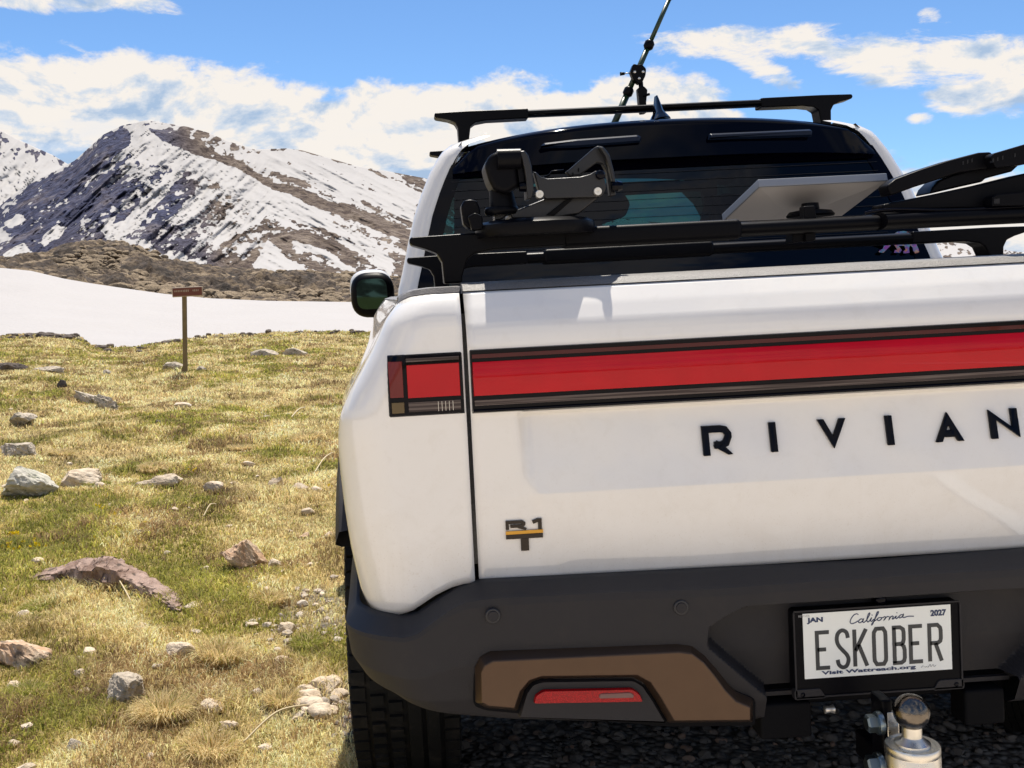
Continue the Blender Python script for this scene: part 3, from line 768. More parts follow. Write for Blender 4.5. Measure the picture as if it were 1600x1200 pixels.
g2 = pebbles('pebble_patch', 130, gen2, .010, .035, rock_mat('pebble_cream', (.40, .33, .26), (.55, .48, .40)), 9)
def gen3(r):
    return (r.uniform(-.36, -.24), r.uniform(3.45, 3.75))
g3 = pebbles('loose_stones', 14, gen3, .03, .055, RK['cream'], 12, sub=3)
def gen4(r):
    d = 2.8*(36/2.8)**r.random(); return (-d*r.uniform(.08, .62), d)
g4 = pebbles('scattered_stones', 420, gen4, .008, .05, RK['cream'], 21)
# boulders of the rocky ridge
def gen5(r):
    px = r.uniform(-150, 700); T = r.random()
    D = 89+T*39; return ((px-641)/F*D, D)
def zr(x, y):
    px = 641+F*x/y; T = np.clip((y-88)/40, 0, 1); b = np.interp(px, *zip(*SB)); u = np.interp(px, *zip(*RIDGE)); return 1.37+(463-(b+(u-b)*T))/F*y-.05
g5 = pebbles('ridge_boulders', 5200, gen5, .12, 1.0, rock_mat('ridge_boulder', (.12, .09, .06), (.34, .26, .17), (.05, .04, .03)), 15, zf=zr, flat=.62)
# stones on the meadow's far edge, against the snow
def gen6(r):
    y = r.uniform(33, 37.5); px = r.choice([r.uniform(-60, 140), r.uniform(140, 600), r.normal(100, 25)]); return ((px-641)/F*y, y)
g6 = pebbles('edge_stones', 360, gen6, .04, .20, RK['dark'], 17)

# ================================================================== GRASS
def grass_mat():
    m, t, b = nodes_mat('grass_blade'); a = t.add('ShaderNodeAttribute', attribute_name='col').outputs['Color']
    t.l.new(a, b.inputs['Base Color']); b.inputs['Roughness'].default_value = .6; b.inputs['Specular IOR Level'].default_value = .25
    out = [n for n in t.n if n.type == 'OUTPUT_MATERIAL'][0]; tr = t.add('ShaderNodeBsdfTranslucent'); t.l.new(a, tr.inputs[0])
    ms = t.add('ShaderNodeMixShader'); ms.inputs[0].default_value = .42; t.l.new(b.outputs[0], ms.inputs[1]); t.l.new(tr.outputs[0], ms.inputs[2]); t.l.new(ms.outputs[0], out.inputs[0]); return m
GM = grass_mat()
def blades(name, x, y, z, h, w, lean, direc, col, base=(0, 0, 0), parent=None, mat=None, zb=None):
    n = len(x); up = np.array([0, 0, 1.0]); dx = np.cos(direc); dy = np.sin(direc)
    ph = RNG.random(n)*6.283; sx = np.cos(ph)*w/2; sy = np.sin(ph)*w/2
    v = np.empty((n, 5, 3)); m1 = .5
    v[:, 0] = np.stack([x-sx, y-sy, z-.004], 1); v[:, 1] = np.stack([x+sx, y+sy, z-.004], 1)
    mx = x+dx*lean*h*.35; my = y+dy*lean*h*.35; mz = z+h*.6*np.sqrt(np.maximum(0.05, 1-(lean*.6)**2))
    v[:, 2] = np.stack([mx+sx*.8, my+sy*.8, mz], 1); v[:, 3] = np.stack([mx-sx*.8, my-sy*.8, mz], 1)
    tx = x+dx*lean*h; ty = y+dy*lean*h; tz = z+h*np.sqrt(np.maximum(0.02, 1-np.minimum(lean, .99)**2))
    v[:, 4] = np.stack([tx, ty, tz], 1)
    k = np.arange(n)*5
    tri = np.concatenate([np.stack([k, k+1, k+2], 1), np.stack([k, k+2, k+3], 1), np.stack([k+3, k+2, k+4], 1)], 0)
    cc = np.repeat(np.concatenate([col, np.ones((n, 1))], 1)[:, None], 5, 1)
    o = mesh_np(name, (v.reshape(-1, 3)-np.array(base)), tri, mat or GM, False, {'col': ('FLOAT_COLOR', cc.reshape(-1, 4))}); o.location = base
    return o
STRAW = np.array([.85, .68, .36]); GREEN = np.array([.30, .31, .06]); LIME = np.array([.56, .53, .12]); BROWN = np.array([.34, .23, .115]); OLIVE = np.array([.56, .45, .17])
def gcol(x, y, n):
    a = fbm(x*.9+11, y*.55+3, 4, .55); b = fbm(x*3.1, y*2.2+20, 3, .55); r = RNG.random(n)
    k = a*.6+b*.4
    c = np.where((r < sst(k, .42, .58)*.85+.10)[:, None], STRAW, OLIVE)
    c = np.where(((RNG.random(n) < sst(k, .52, .37)*.85+.05))[:, None], np.where((RNG.random(n) < .35+.4*sst(y, 7, 3))[:, None], LIME, GREEN), c)
    c = np.where((RNG.random(n) < .10+.6*sst(fbm(x*1.7+50, y*1.1+9, 4, .6), .56, .68))[:, None], BROWN, c)
    return np.minimum(c*(RNG.uniform(.55, 1.35, n)[:, None])*(1+1.3*(b-.5))[:, None], .9)
def build_grass():
    N = 430000; u = RNG.random(N); y = 2.45*(37.5/2.45)**(u**.92); px = RNG.uniform(-220, 760, N)
    x = (px-641)/F*y
    keep = (RNG.random(N) > gravel_mask(x, y)*1.02) & (x < .25); x, y = x[keep], y[keep]; n = len(x)
    clump = fbm(x*2.6+5, y*2.6, 3, .6); 
    h = (.016+.036*sst(clump, .45, .68)+.016*RNG.random(n))*(1+.25*RNG.random(n)); h = h*(1+.5*sst(y, 8, 25))
    w = np.maximum(.0024, y*.00085)*RNG.uniform(.6, 1.4, n)
    lean = RNG.uniform(.45, .98, n); dr = RNG.random(n)*6.283
    o = blades('grass', x, y, G(x, y), h, w, lean, dr, gcol(x, y, n)); tag(o, kind='stuff'); o['label'] = 'short straw and green alpine turf covering the meadow'
    # low green cushion mats: small broad leaves hugging the ground
    N = 90000; y = 2.45*(14/2.45)**RNG.random(N); x = (RNG.uniform(-120, 700, N)-641)/F*y
    k = fbm(x*.9+11, y*.55+3, 4, .55)*.6+fbm(x*3.1, y*2.2+20, 3, .55)*.4; kk = (RNG.random(N) < sst(k, .50, .36)) & (x < -.1) & (RNG.random(N) > gravel_mask(x, y)); x, y = x[kk], y[kk]; n = len(x)
    c = np.where((RNG.random(n) < .5)[:, None], LIME*.85, GREEN*.9)*RNG.uniform(.6, 1.3, n)[:, None]
    o = blades('cushion_plants', x, y, G(x, y), RNG.uniform(.012, .03, n), RNG.uniform(.004, .009, n), RNG.uniform(.3, .9, n), RNG.random(n)*6.28, c); tag(o, kind='stuff'); o['label'] = 'low green cushion plants between the tufts'
    # yellow flowers
    V = []; X = []; Y = []
    for (px, py, s, n) in [(155,800,10,5),(143,893,26,10),(60,856,34,9),(15,842,14,6),(516,768,8,3),(300,738,8,3),(365,608,10,2),(180,815,50,6),(25,862,20,6)]:
        for _ in range(n):
            g = ground_hit(px+RNG.normal()*s*.6, py+RNG.normal()*s*.25); X.append(g[0]); Y.append(g[1])
    X = np.array(X); Y = np.array(Y); n = len(X); xs = np.repeat(X, 7)+RNG.normal(0, .004, n*7); ys = np.repeat(Y, 7)+RNG.normal(0, .004, n*7); zz = G(xs, ys)+.02+.015*RNG.random(n*7)
    o = blades('yellow_flowers', xs, ys, zz, np.full(n*7, .010), np.full(n*7, .009), RNG.uniform(.5, .95, n*7), RNG.random(n*7)*6.28, np.tile(np.array([.72, .55, .02]), (n*7, 1))); tag(o, kind='stuff'); o['label'] = 'tiny yellow alpine flowers in the turf'
build_grass()
TUSS = [(345,1035,62,.17,'big straw tussock at the centre of the foreground meadow'), (255,1125,70,.18,'large straw tussock right of the grey foreground rock'), (420,945,48,.12,'loose straw tussock near the black wheel arch'),
        (95,715,36,.16,'rounded straw tussock behind the rounded cream rock'), (238,735,40,.14,'brown straw tussock behind the long flat cream rock'), (375,705,34,.13,'dry tussock in the right middle of the meadow'), (478,690,50,.2,'wide straw tussock close to the truck fender'),
        (440,1105,46,.11,'thin straw tussock between the foreground tussocks and the tyre'), (150,760,44,.1,'dark green brown tuft under the rounded cream rock'), (60,950,60,.07,'low green tuft above the orange edge rock'), (330,1180,80,.12,'bright straw tussock at the bottom edge of the meadow'), (40,1085,60,.08,'dark green tuft under the orange edge rock'), (480,1010,50,.08,'bright green tuft beside the tyre')]
for i, (px, py, rpx, hh, lab) in enumerate(TUSS):
    g = ground_hit(px, py); s = F/g[1]; R0 = rpx/s*.45; n = 1100
    a = RNG.random(n)*6.283; rr = R0*np.sqrt(RNG.random(n)); x = g[0]+rr*np.cos(a); y = g[1]+rr*np.sin(a)
    base = (g[0], g[1], float(G(g[0], g[1])))
    dark = 'green' in lab; hh *= .62; c = np.where((RNG.random(n) < (.8 if dark else .12))[:, None], GREEN*1.1, STRAW*.88)*RNG.uniform(.65, 1.25, n)[:, None]
    rnd = RNG.random(n); lean = np.clip(.35+.65*RNG.random(n)**.7, 0, .98)
    o = blades('grass_tussock', x, y, G(x, y), hh*(.45+.55*rnd), np.full(n, .0028)*max(1, g[1]/4), lean, a+RNG.normal(0, .5, n), c, base=base)
    tag(o, lab, 'grass tuft', 'grass tussocks in the alpine meadow')
# dry stems, twigs
for i, (x0, y0, x1, y1, lab) in enumerate([(380,1170,480,1115,'long dry straw stem lying in the foreground grass'), (490,745,520,712,'pale bent twig beside the truck fender'), (318,812,338,795,'short pale stick in mid meadow green'), (455,655,478,640,'dry pale twig in the brown grass by the truck'), (165,898,205,950,'thin dry stem hanging over the curved brown slab')]):
    a = ground_hit(x0, y0); b = ground_hit(x1, y1); mid = (a+b)/2+[0, 0, .06]
    th = world_thing('dry_stem', lab, 'stem', tuple(a)); r0 = .0032*max(1, a[1]/5)
    MB().tube(spline([tuple(a+[0, 0, .02]), tuple(mid), tuple(b+[0, 0, .03])], 6), [r0]*12+[r0*.4], 6).build('stalk', pbr('dry_stem_%d' % i, (.55, .45, .28), .8), th, smooth=True)

# ================================================================== TRAIL SIGN
def build_sign():
    b = ground_hit(289.5, 582); s = F/b[1]
    wood = pbr('weathered_post', (.20, .145, .07), .85, var=.35, vscale=14, bump=.8, bscale=40); brown = pbr('brown_sign_paint', (.16, .045, .028), .6, var=.15); rim = pbr('sign_rim', (.42, .33, .25), .7)
    t = world_thing('trail_sign', 'brown trail sign on a thin wooden post before the snowfield', 'sign', tuple(b))
    topz = b[2]+(582-462)/s; w = 6.5/s
    MB().box((b[0], b[1], b[2]+(topz-b[2])/2), (w, w, topz-b[2]+.1)).build('post', wood, t, bevel=.008)
    bw, bh = 47/s, 15/s; cz = b[2]+(582-457)/s; cx = b[0]+6/s; R3 = Matrix.Rotation(rad(-3), 3, 'Y')
    MB().box((cx, b[1]-w/2-.02, cz), (bw, .035, bh), rot=R3).build('board', rim, t, bevel=.012)
    MB().box((cx, b[1]-w/2-.0385, cz), (bw*.94, .006, bh*.80), rot=R3).build('painted_face', brown, t)
    lt = MB(); rng = random.Random(4); x = cx-bw*.40
    for k in range(15):
        if k in (9, 10): x += bw*.8/15; continue
        lt.box((x, b[1]-w/2-.043, cz+.018+(x-cx)*.052), (bw*.028, .002, bh*.26*rng.uniform(.6, 1))); x += bw*.8/15
    lt.build('faded_lettering', rim, t)['kind'] = 'stuff'
build_sign()

# ================================================================== THE PICKUP
truck = truck_thing('pickup_truck', 'white electric pickup truck seen from behind, parked at the edge of the meadow', 'pickup truck', (0, .0, 0))
WT = [(.55,.90),(.70,.965),(.745,.993),(.789,1.008),(.873,1.022),(.957,1.030),(1.05,1.035),(1.10,1.034),(1.14,1.028),(1.19,1.004),(1.26,.962),(1.33,.925),(1.385,.876),(1.42,.86)]
_z = np.array([a for a, b in WT]); _w = np.array([b for a, b in WT])
_zz = np.linspace(.5, 1.45, 400); _ww = np.interp(_zz, _z, _w); _ww = np.convolve(np.pad(_ww, 4, mode='edge'), np.ones(9)/9, 'valid')
def Wz(z): return float(np.interp(z, _zz, _ww))
def Yrear(z): return float(np.interp(z, [.7, .78, .95, 1.25, 1.32, 1.345, 1.365, 1.385], [.012, .002, 0, 0, .006, .018, .036, .058]))
def Rc(z): return float(np.interp(z, [.7, .8, 1.05, 1.15, 1.3, 1.39], [.10, .12, .11, .085, .075, .06]))
X0 = .7800
def bpt(s, z, off=0, side=-1):
    """surface of the body side: s runs from the tailgate gap round the corner and forwards"""
    rc = Rc(z); Lf = Wz(z)-rc-X0; yr = Yrear(z); arc = rc*math.pi/2
    if s < Lf: x, y, nx, ny = X0+s, yr, 0, -1
    elif s < Lf+arc:
        t = (s-Lf)/rc; x, y, nx, ny = Wz(z)-rc+rc*math.sin(t), yr+rc*(1-math.cos(t)), math.sin(t), -math.cos(t)
    else: x, y, nx, ny = Wz(z), yr+rc+(s-Lf-arc), 1, 0
    x += .022*float(sst(y, .08, .6))*float(sst(z, 1.36, 1.15))
    x += .052*float(sst(y, .12, .9))*float(sst(z, 1.19, 1.36))
    return (side*(x+nx*off), y+ny*off, z)
ZLOW = [(0,.812),(.018,.812),(.047,.806),(.079,.792),(.125,.764),(.155,.755),(.19,.752),(.24,.757),(.30,.80),(.40,.84),(.6,.86)]
def zl(s): return float(np.interp(s, [a for a, b in ZLOW], [b for a, b in ZLOW]))
def zt(s): return float(np.interp(s, [0, .06, .10, .16, .3, 1.5, 1.9, 3.2, 4.2, 5.2], [1.372, 1.372, 1.369, 1.355, 1.362, 1.37, 1.35, 1.33, 1.28, 1.18]))
for side in (-1, 1):
    ss_ = np.concatenate([np.linspace(0, .50, 46), np.linspace(.53, 5.3, 110)])
    ts = np.linspace(0, 1, 44)
    vs, fs = grid(lambda s, t: bpt(s, zl(s)+(zt(s)-zl(s))*t, 0, side) if s < .45 else bpt(s, .50+(zt(s)-.50)*t, 0, side), ss_, ts,
                  keep=lambda s, t: s < .45 or all((s-.14-c)**2+(.50+(zt(s)-.50)*t-.43)**2 > .50**2 for c in (1.07, 4.52)))
    o = obj('quarter_panel', vs, fs, paint, truck, smooth=True); m = o.modifiers.new('s', 'SOLIDIFY'); m.thickness = -.012*side*-1; m.offset = 1 if side < 0 else 1
    m.thickness = .012; m.offset = -1 if side > 0 else 1
    # rail cap on top of the bed side
    cp = MB(); pts = [bpt(s, zt(s), 0, side) for s in np.concatenate([np.linspace(0, .33, 24), np.linspace(.36, 1.62, 30)])]
    vin = []
    for (x, y, z) in pts:
        yi = max(y, .0); vin.append((x, y, z))
    n = len(vin); V = []; Fq = []
    for (x, y, z) in vin:
        hz = (.012-.010*float(sst(y, .10, .22))) if y < 1.6 else .0
        xi = side*(X0 if y < .12 else X0-.02)
        V += [(x, y, z+.001), (x-side*.004, y+.005, z+hz), (x-side*min(.09, abs(x)-abs(xi)+.02) if y > .12 else x, max(y+.05, .10), z+hz+.002), (x-side*min(.1, abs(x)-abs(xi)+.02) if y > .12 else x, max(y+.06, .12), z-.05)]
    for i in range(n-1):
        for k in range(3): Fq.append((i*4+k, i*4+k+1, (i+1)*4+k+1, (i+1)*4+k))
    obj('bed_rail_cap', V, Fq, capm, truck, smooth=False, autos=40)
    # wheel arch flares
    for c in (1.07, 4.52):
        V = []; Fq = []; A = np.radians(np.linspace(38, 202, 44))
        for t in A:
            cy, sz = math.cos(t), math.sin(t)
            for (r, xo) in ((.49, 1.0), (.49, 1.085), (.505, 1.10), (.575, 1.085), (.59, 1.04), (.59, 1.0)):
                V.append((side*xo, c-.0+r*cy*-1, .43+r*sz*(1.02)))
        for i in range(len(A)-1):
            for k in range(5): Fq.append((i*6+k, i*6+k+1, (i+1)*6+k+1, (i+1)*6+k))
        obj('wheel_flare', V, Fq, trim, truck, smooth=False, autos=50)
        # wheel well liner
        V = []; Fq = []
        for t in A:
            for xo in (.62, 1.03): V.append((side*xo, c-.50*math.cos(t), .43+.50*math.sin(t)))
        for i in range(len(A)-1): Fq.append((i*2, i*2+1, i*2+3, i*2+2))
        obj('wheel_liner', V, Fq, darkm, truck, smooth=True)

# rocker panels, underbody, bed walls and floor
MB().box((0, 2.8, .42), (1.5, 4.4, .16)).build('underbody', darkm, truck)
for side in (-1, 1): MB().box((side*.96, 2.8, .47), (.10, 2.35, .13)).build('rocker_panel', trim, truck, bevel=.02)
bed = MB(); bed.box((0, .80, .85), (1.5, 1.45, .03)); bed.box((-.765, .80, 1.08), (.03, 1.45, .5)); bed.box((.765, .80, 1.08), (.03, 1.45, .5)); bed.box((0, 1.52, 1.08), (1.5, .03, .52))
bed.build('bed_liner', capm, truck)
for side in (-1, 1): MB().box((side*.80, .165, 1.085), (.07, .15, .57)).build('gap_liner', darkm, truck)

# ---- tailgate
def ytail(x, z):
    top = float(np.interp(z, [1.27, 1.29, 1.305, 1.34, 1.374], [0, .002, .008, .033, .062]))
    prof = float(np.interp(z, [.805, .82, .90, .974, .978, 1.135, 1.145], [.0118, .0107, .0035, -.0028, -.0030, .030, .030]))
    plain = float(np.interp(z, [.805, .82, .975, 1.14], [.010, .009, .002, .002]))
    d = max(-.612+(.0 if z > 1.02 else -(1.02-z)*-.9) - (-abs(x)), 0)   # distance from the scoop's side, inside positive
    m = float(sst(.672-abs(x)-max(0, 1.02-z)*.35, -.018, .018))
    y = (prof*m+plain*(1-m)) if z < 1.14 else 0
    y *= float(sst(z, 1.142, 1.128)) if z > 1.128 else 1
    bow = -.010*(1-(x/.76)**2)
    return top+y+bow
tail_z = sorted(set(list(np.linspace(.812, .96, 18))+list(np.linspace(.955, .995, 26))+list(np.linspace(.992, 1.12, 14))+list(np.linspace(1.12, 1.15, 8))+list(np.linspace(1.15, 1.31, 8))+list(np.linspace(1.31, 1.372, 14))))
tail_x = sorted(set(list(np.linspace(-.7715, .7715, 90))+list(np.linspace(-.72, -.60, 16))+list(np.linspace(.60, .72, 16))))
vs, fs = grid(lambda x, z: (x, ytail(x, z), z), tail_x, tail_z)
tailgate = obj('tailgate', vs, fs, paint, truck, smooth=True)
m = tailgate.modifiers.new('s', 'SOLIDIFY'); m.thickness = .03; m.offset = -1
cp = MB()
V = []; xs = np.linspace(-.7715, .7715, 60)
for x in xs:
    y0 = ytail(x, 1.372); V += [(x, y0, 1.3745), (x, y0+.018, 1.386), (x, y0+.075, 1.392), (x, y0+.08, 1.34)]
Fq = [(i*4+k, i*4+k+1, i*4+k+5, i*4+k+4) for i in range(len(xs)-1) for k in range(3)]+[(0, 1, 2, 3), tuple((len(xs)-1)*4+k for k in range(4))]
obj('tailgate_cap', V, Fq, capm, tailgate, autos=40)

def bandgrid(name, z0, z1, x0, x1, off, mat, parent, rim=.004, bulge=0):
    nx = max(2, int((x1-x0)/.02)); xs = [x0]+list(np.linspace(x0+rim, x1-rim, nx))+[x1]; zs = [z0]+list(np.linspace(z0+rim, z1-rim, 13 if bulge else 3))+[z1]
    def f(x, z):
        e = off if (x0 < x < x1 and z0 < z < z1) else 0.0
        if bulge: e += bulge*(1-((z-(z0+z1)/2)/((z1-z0)/2))**2)
        return (x, -.010*(1-(x/.76)**2)-e+.004, z)
    vs, fs = grid(f, xs, zs); o = obj(name, vs, fs, mat, parent, smooth=False, autos=30)
    m = o.modifiers.new('s', 'SOLIDIFY'); m.thickness = .006; m.offset = -1; return o
lb = bandgrid('light_bar', 1.138, 1.264, -.7705, .7705, .008, gloss, truck)
bandgrid('red_lens', 1.171, 1.241, -.766, .766, .0095, redl, lb, .003, bulge=.0065)
bandgrid('upper_smoked_strip', 1.2435, 1.2550, -.766, .766, .0105, lens('dark_red_strip', (.07, .008, .010)), lb, .002)
bandgrid('smoked_lens', 1.152, 1.1685, -.766, .766, .0105, smoke, lb, .003)
bandgrid('lower_trim', 1.1400, 1.1500, -.769, .769, .0085, gloss, lb, .003, bulge=.005)

def corner_patch(name, s0, s1, z0, z1, off, mat, parent, side=-1, rim=.003):
    S = [s0, s0+rim]+list(np.linspace(s0+rim, s1-rim, 24))[1:-1]+[s1-rim, s1]; Z = [z0, z0+rim]+list(np.linspace(z0+rim, z1-rim, 8))[1:-1]+[z1-rim, z1]
    vs, fs = grid(lambda s, z: bpt(s, z, off if (s0 < s < s1 and z0 < z < z1) else -.004, side), S, Z)
    return obj(name, vs, fs, mat, parent, smooth=False, autos=30)
for side in (-1, 1):
    tl = corner_patch('tail_light', .0005, .150, 1.139, 1.262, .004, gloss, truck, side, .005)
    corner_patch('red_lens', .007, .112, 1.174, 1.242, .0065, redl, tl, side)
    corner_patch('side_lens', .115, .146, 1.176, 1.250, .0065, lens('side_marker_lens', (.16, .02, .02)), tl, side)
    corner_patch('upper_smoked_strip', .007, .112, 1.2435, 1.2540, .0062, smoke, tl, side, .002)
    corner_patch('smoked_lens', .007, .112, 1.147, 1.171, .0065, smoke, tl, side)
    corner_patch('amber_lens', .115, .144, 1.146, 1.172, .0065, lens('amber_smoked_lens', (.13, .09, .04)), tl, side)
    for k in range(5):
        corner_patch('reflector_rib', .024+k*.007, .0255+k*.007, 1.149, 1.168, .0078, silver, tl, side, .0004)

# ---- brand letters
def letter(name, lines, xc, zb, w, h, sw, parent, mat, th=.006):
    mb = MB(); strokes(mb, lines, sw, lambda u, v, hh: (xc+u, ytail(xc+u, zb+v)-hh-.0005, zb+v), th, clampv=(0, h)); return mb.build(name, mat, parent, bevel=.0006, seg=1)
lw, lh, sw = .057, .0565, .0135; hw = lw/2; e = sw/2
Rl = [[(-hw+e, -.01), (-hw+e, lh-e), (.008, lh-e), (.017, lh-e-.002), (.0225, lh-.017), (.0225, lh-.022), (.017, .0225), (.008, .019), (-.006, .019)], [(-.004, .0225), (.004, .0175), (.0245, -.004)]]
Vl = [[(-hw+e, lh+.008), (0, .004), (hw-e, lh+.008)]]; Al = [[(-hw+e, -.008), (0, lh-.004), (hw-e, -.008)], [(-.009, .0155), (.010, .0155)]]
Il = [[(0, -.01), (0, lh+.01)]]; Nl = [[(-.022, -.01), (-.022, lh-.002), (.022, .002), (.022, lh+.01)]]
for ch, (px, ls) in enumerate([(1121, Rl), (1209, Il), (1302, Vl), (1391, Il), (1483, Al)]):
    letter('letter', ls, P(px, 700, 0)[0], 1.0325, lw, lh, sw, tailgate, gloss)
letter('letter', Nl, P(1483, 700, 0)[0]+.112, 1.0325, lw, lh, sw, tailgate, gloss)
# ---- model badge
bx, bz = P(819.5, 833, 0)[0], P(819.5, 833, 0)[2]; k = .00122
pl = lambda u, v, h: (bx+u, ytail(bx+u, bz+v)-h-.0005, bz+v)
mb = MB()
strokes(mb, [[(-.0325, .008), (-.0325, .0225), (-.004, .0225), (-.0005, .020), (-.0005, .0175), (-.004, .0145), (-.0265, .0145)], [(-.012, .0135), (.004, .0065)]], .0062, pl, .004, clampv=(.0062, .028))
strokes(mb, [[(.0165, .0205), (.026, .0240), (.0315, .0240)], [(.0305, .0045), (.0305, .0275)]], .0070, pl, .004, clampv=(.0062, .0285))
strokes(mb, [[(-.036, -.0060), (.0355, -.0060)]], .0088, pl, .004); strokes(mb, [[(0, -.0104), (0, -.0345)]], .0155, pl, .004)
badge = mb.build('badge', brownb, tailgate, bevel=.0008, seg=1)
mb = MB(); strokes(mb, [[(-.036, .0020), (.036, .0025)]], .0062, pl, .0044); mb.build('badge_stripe', yellowm, tailgate)

# ---- bumper
def tabl(pts, Y): return sorted([(P(a, b, Y)[0], P(a, b, Y)[2]) for a, b in pts])
TA = tabl([(739,910),(715,917),(689,932),(651,958),(629,964),(602,962),(590,957),(745,906),(1100,887),(1350,874)], .0)
TBc = tabl([(600,994),(629,997),(651,990),(677,971),(707,949),(730,939),(764,934),(932,924),(1120,917),(1296,904)], -.075)
TBot = tabl([(610,1116),(640,1120),(722,1125),(805,1131),(955,1134),(1120,1134)], -.05)
def lk(tab, x): return float(np.interp(-abs(x), [a for a, b in tab], [b for a, b in tab]))
ROWS = [  # position down the face, half width, rear depth, corner radius
    (0.00, 1.012, .012, .13), (0.04, 1.018, -.012, .13), (0.95, 1.036, -.072, .15), (1.0, 1.037, -.078, .15), (1.1, 1.037, -.080, .15), (2.0, 1.030, -.078, .15), (2.6, 1.010, -.064, .15), (2.9, .985, -.045, .15), (3.0, .965, -.02, .15), (3.15, .90, .10, .14)]
REC = [P(a, b, -.05) for a, b in [(1100,968),(1135,944),(1161,938)]]
def recess(x, z):
    """depth factor of the licence plate recess"""
    hx = abs(x); edge = np.interp(z, [.575, .60, .69, .725, .745, .765], [.235, .262, .355, .35, .315, .27])
    a = sst(hx, edge+.004, edge-.014); b = sst(z, .762, .752)
    return float(a*b)
def bump_pt(u, r, side):
    """u: distance from centre along the bumper's plan outline, r: row"""
    hw = np.interp(r, [q[0] for q in ROWS], [q[1] for q in ROWS]); yb = np.interp(r, [q[0] for q in ROWS], [q[2] for q in ROWS]); rc = np.interp(r, [q[0] for q in ROWS], [q[3] for q in ROWS])
    Lf = hw-rc; arc = rc*math.pi/2
    if u < Lf: x, y = u, yb
    elif u < Lf+arc: t = (u-Lf)/rc; x, y = hw-rc+rc*math.sin(t), yb+rc*(1-math.cos(t))
    else: x, y = hw, yb+rc+(u-Lf-arc)
    zA = lk(TA, min(x, .945)); zB = lk(TBc, min(x, .93)); zC = lk(TBot, min(x, .95))
    up = float(sst(y, .10, .40)); zA += up*.13; zB += up*.05; zC += .03*float(sst(u, Lf, Lf+arc))
    z = zA+(zB-zA)*min(r, 1) if r <= 1 else zB+(zC-zB)*min(1, (r-1)/2)
    if r > 1 and x < .4: 
        f = recess(x, z); y = y+f*(.055)
    y -= .012*(1-(x/1.03)**2)
    return (side*x, y, z)
us = np.concatenate([np.linspace(0, .22, 12), np.linspace(.225, .37, 60), np.linspace(.38, 1.5, 110)])
rs = np.concatenate([[0, .02, .04], np.linspace(.1, .94, 8), [.97, 1.0, 1.04], np.linspace(1.08, 1.5, 34), np.linspace(1.52, 2.9, 36), [2.95, 3.0, 3.07, 3.15]])
allu = np.concatenate([-us[::-1][:-1], us])
vs, fs = grid(lambda u, r: bump_pt(abs(u), r, -1 if u < 0 else 1), allu, rs, keep=lambda u, r: not (abs(u) < .245 and r > 2.55))
bumper = obj('rear_bumper', vs, fs, trim, truck, smooth=True); bumper.data.set_sharp_from_angle(angle=rad(38))
# bronze skid panels
BR = [(743,1099),(742,1045),(750,1028),(766,1019),(1058,1005),(1082,1008),(1103,1024),(1120,1045),(1137,1068),(1152,1083),(1178,1094),(1178,1130),(1045,1131),(1022,1091),(1007,1069),(990,1060),(846,1062),(831,1067),(820,1080),(809,1112),(760,1108)]
PK = [(809,1124),(821,1082),(832,1068),(847,1063),(990,1061),(1006,1070),(1021,1092),(1044,1131)]
RF = [(834,1101),(837,1088),(849,1080),(989,1077),(1001,1086),(1006,1098)]
def inset_panel(name, poly, y0, lift, inset, mat, parent, mirror=False, bw=.0022):
    sgn = -1 if mirror else 1
    bm = bmesh.new(); n = len(poly); back = [bm.verts.new((sgn*x, y0, z)) for x, z in poly]; f = bm.faces.new(back)
    r = bmesh.ops.extrude_face_region(bm, geom=[f]); nv = [v for v in r['geom'] if isinstance(v, bmesh.types.BMVert)]; nf = [q for q in r['geom'] if isinstance(q, bmesh.types.BMFace)]
    for v in nv: v.co.y -= lift*.2
    r = bmesh.ops.inset_region(bm, faces=nf, thickness=inset, use_even_offset=True); 
    for q in nf:
        for v in q.verts: v.co.y -= lift*.8
    bmesh.ops.recalc_face_normals(bm, faces=bm.faces)
    me = bpy.data.meshes.new(name); bm.to_mesh(me); bm.free(); o = link(name, me, mat, parent); md = o.modifiers.new('b', 'BEVEL'); md.width = bw; md.segments = 3; md.limit_method = 'ANGLE'; md.angle_limit = rad(25); me.shade_smooth(); w = o.modifiers.new('wn', 'WEIGHTED_NORMAL'); return o
for mir in (False, True):
    inset_panel('groove', rounded(pxpoly([(740,1103),(739,1042),(748,1025),(766,1015.5),(1060,1001.5),(1084,1004.5),(1107,1022),(1125,1046),(1147,1077),(1180,1091),(1180,1133),(1045,1135),(760,1110)], -.075), .008), -.070, .010, .001, darkm, bumper, mir)
    inset_panel('bronze_panel', pxpoly(BR, -.09), -.080, .026, .0115, bronze, bumper, mir, .003)
    inset_panel('fog_light_pocket', rounded(pxpoly(PK, -.09), .006), -.072, .018, .004, trim, bumper, mir)
    inset_panel('rear_reflector', rounded(pxpoly(RF, -.10), .004), -.0905, .008, .0015, refl, bumper, mir)
    inset_panel('fog_lamp', rounded(pxpoly([(936,1092),(937,1084),(985,1082),(991,1086),(990,1091)], -.10), .003), -.0975, .003, .0008, clearl, bumper, mir)
for px, py in ((770,962), (1064,949)):
    x, y, z = P(px, py, -.09)
    for sx in (1, -1):
        MB().lathe((sx*x, -.0935, z), [(.0, 0), (.0128, 0), (.0140, .0012), (.0140, .012)], 'Y', 32).build('parking_sensor', ring, bumper, autos=30)
        MB().lathe((sx*x, -.096, z), [(0, 0), (.0092, 0), (.0100, .001), (.0100, .01)], 'Y', 28).build('sensor_lens', trim, bumper, autos=30)
MB().box((0, .06, .802), (1.50, .10, .012)).build('step_gap', darkm, truck)
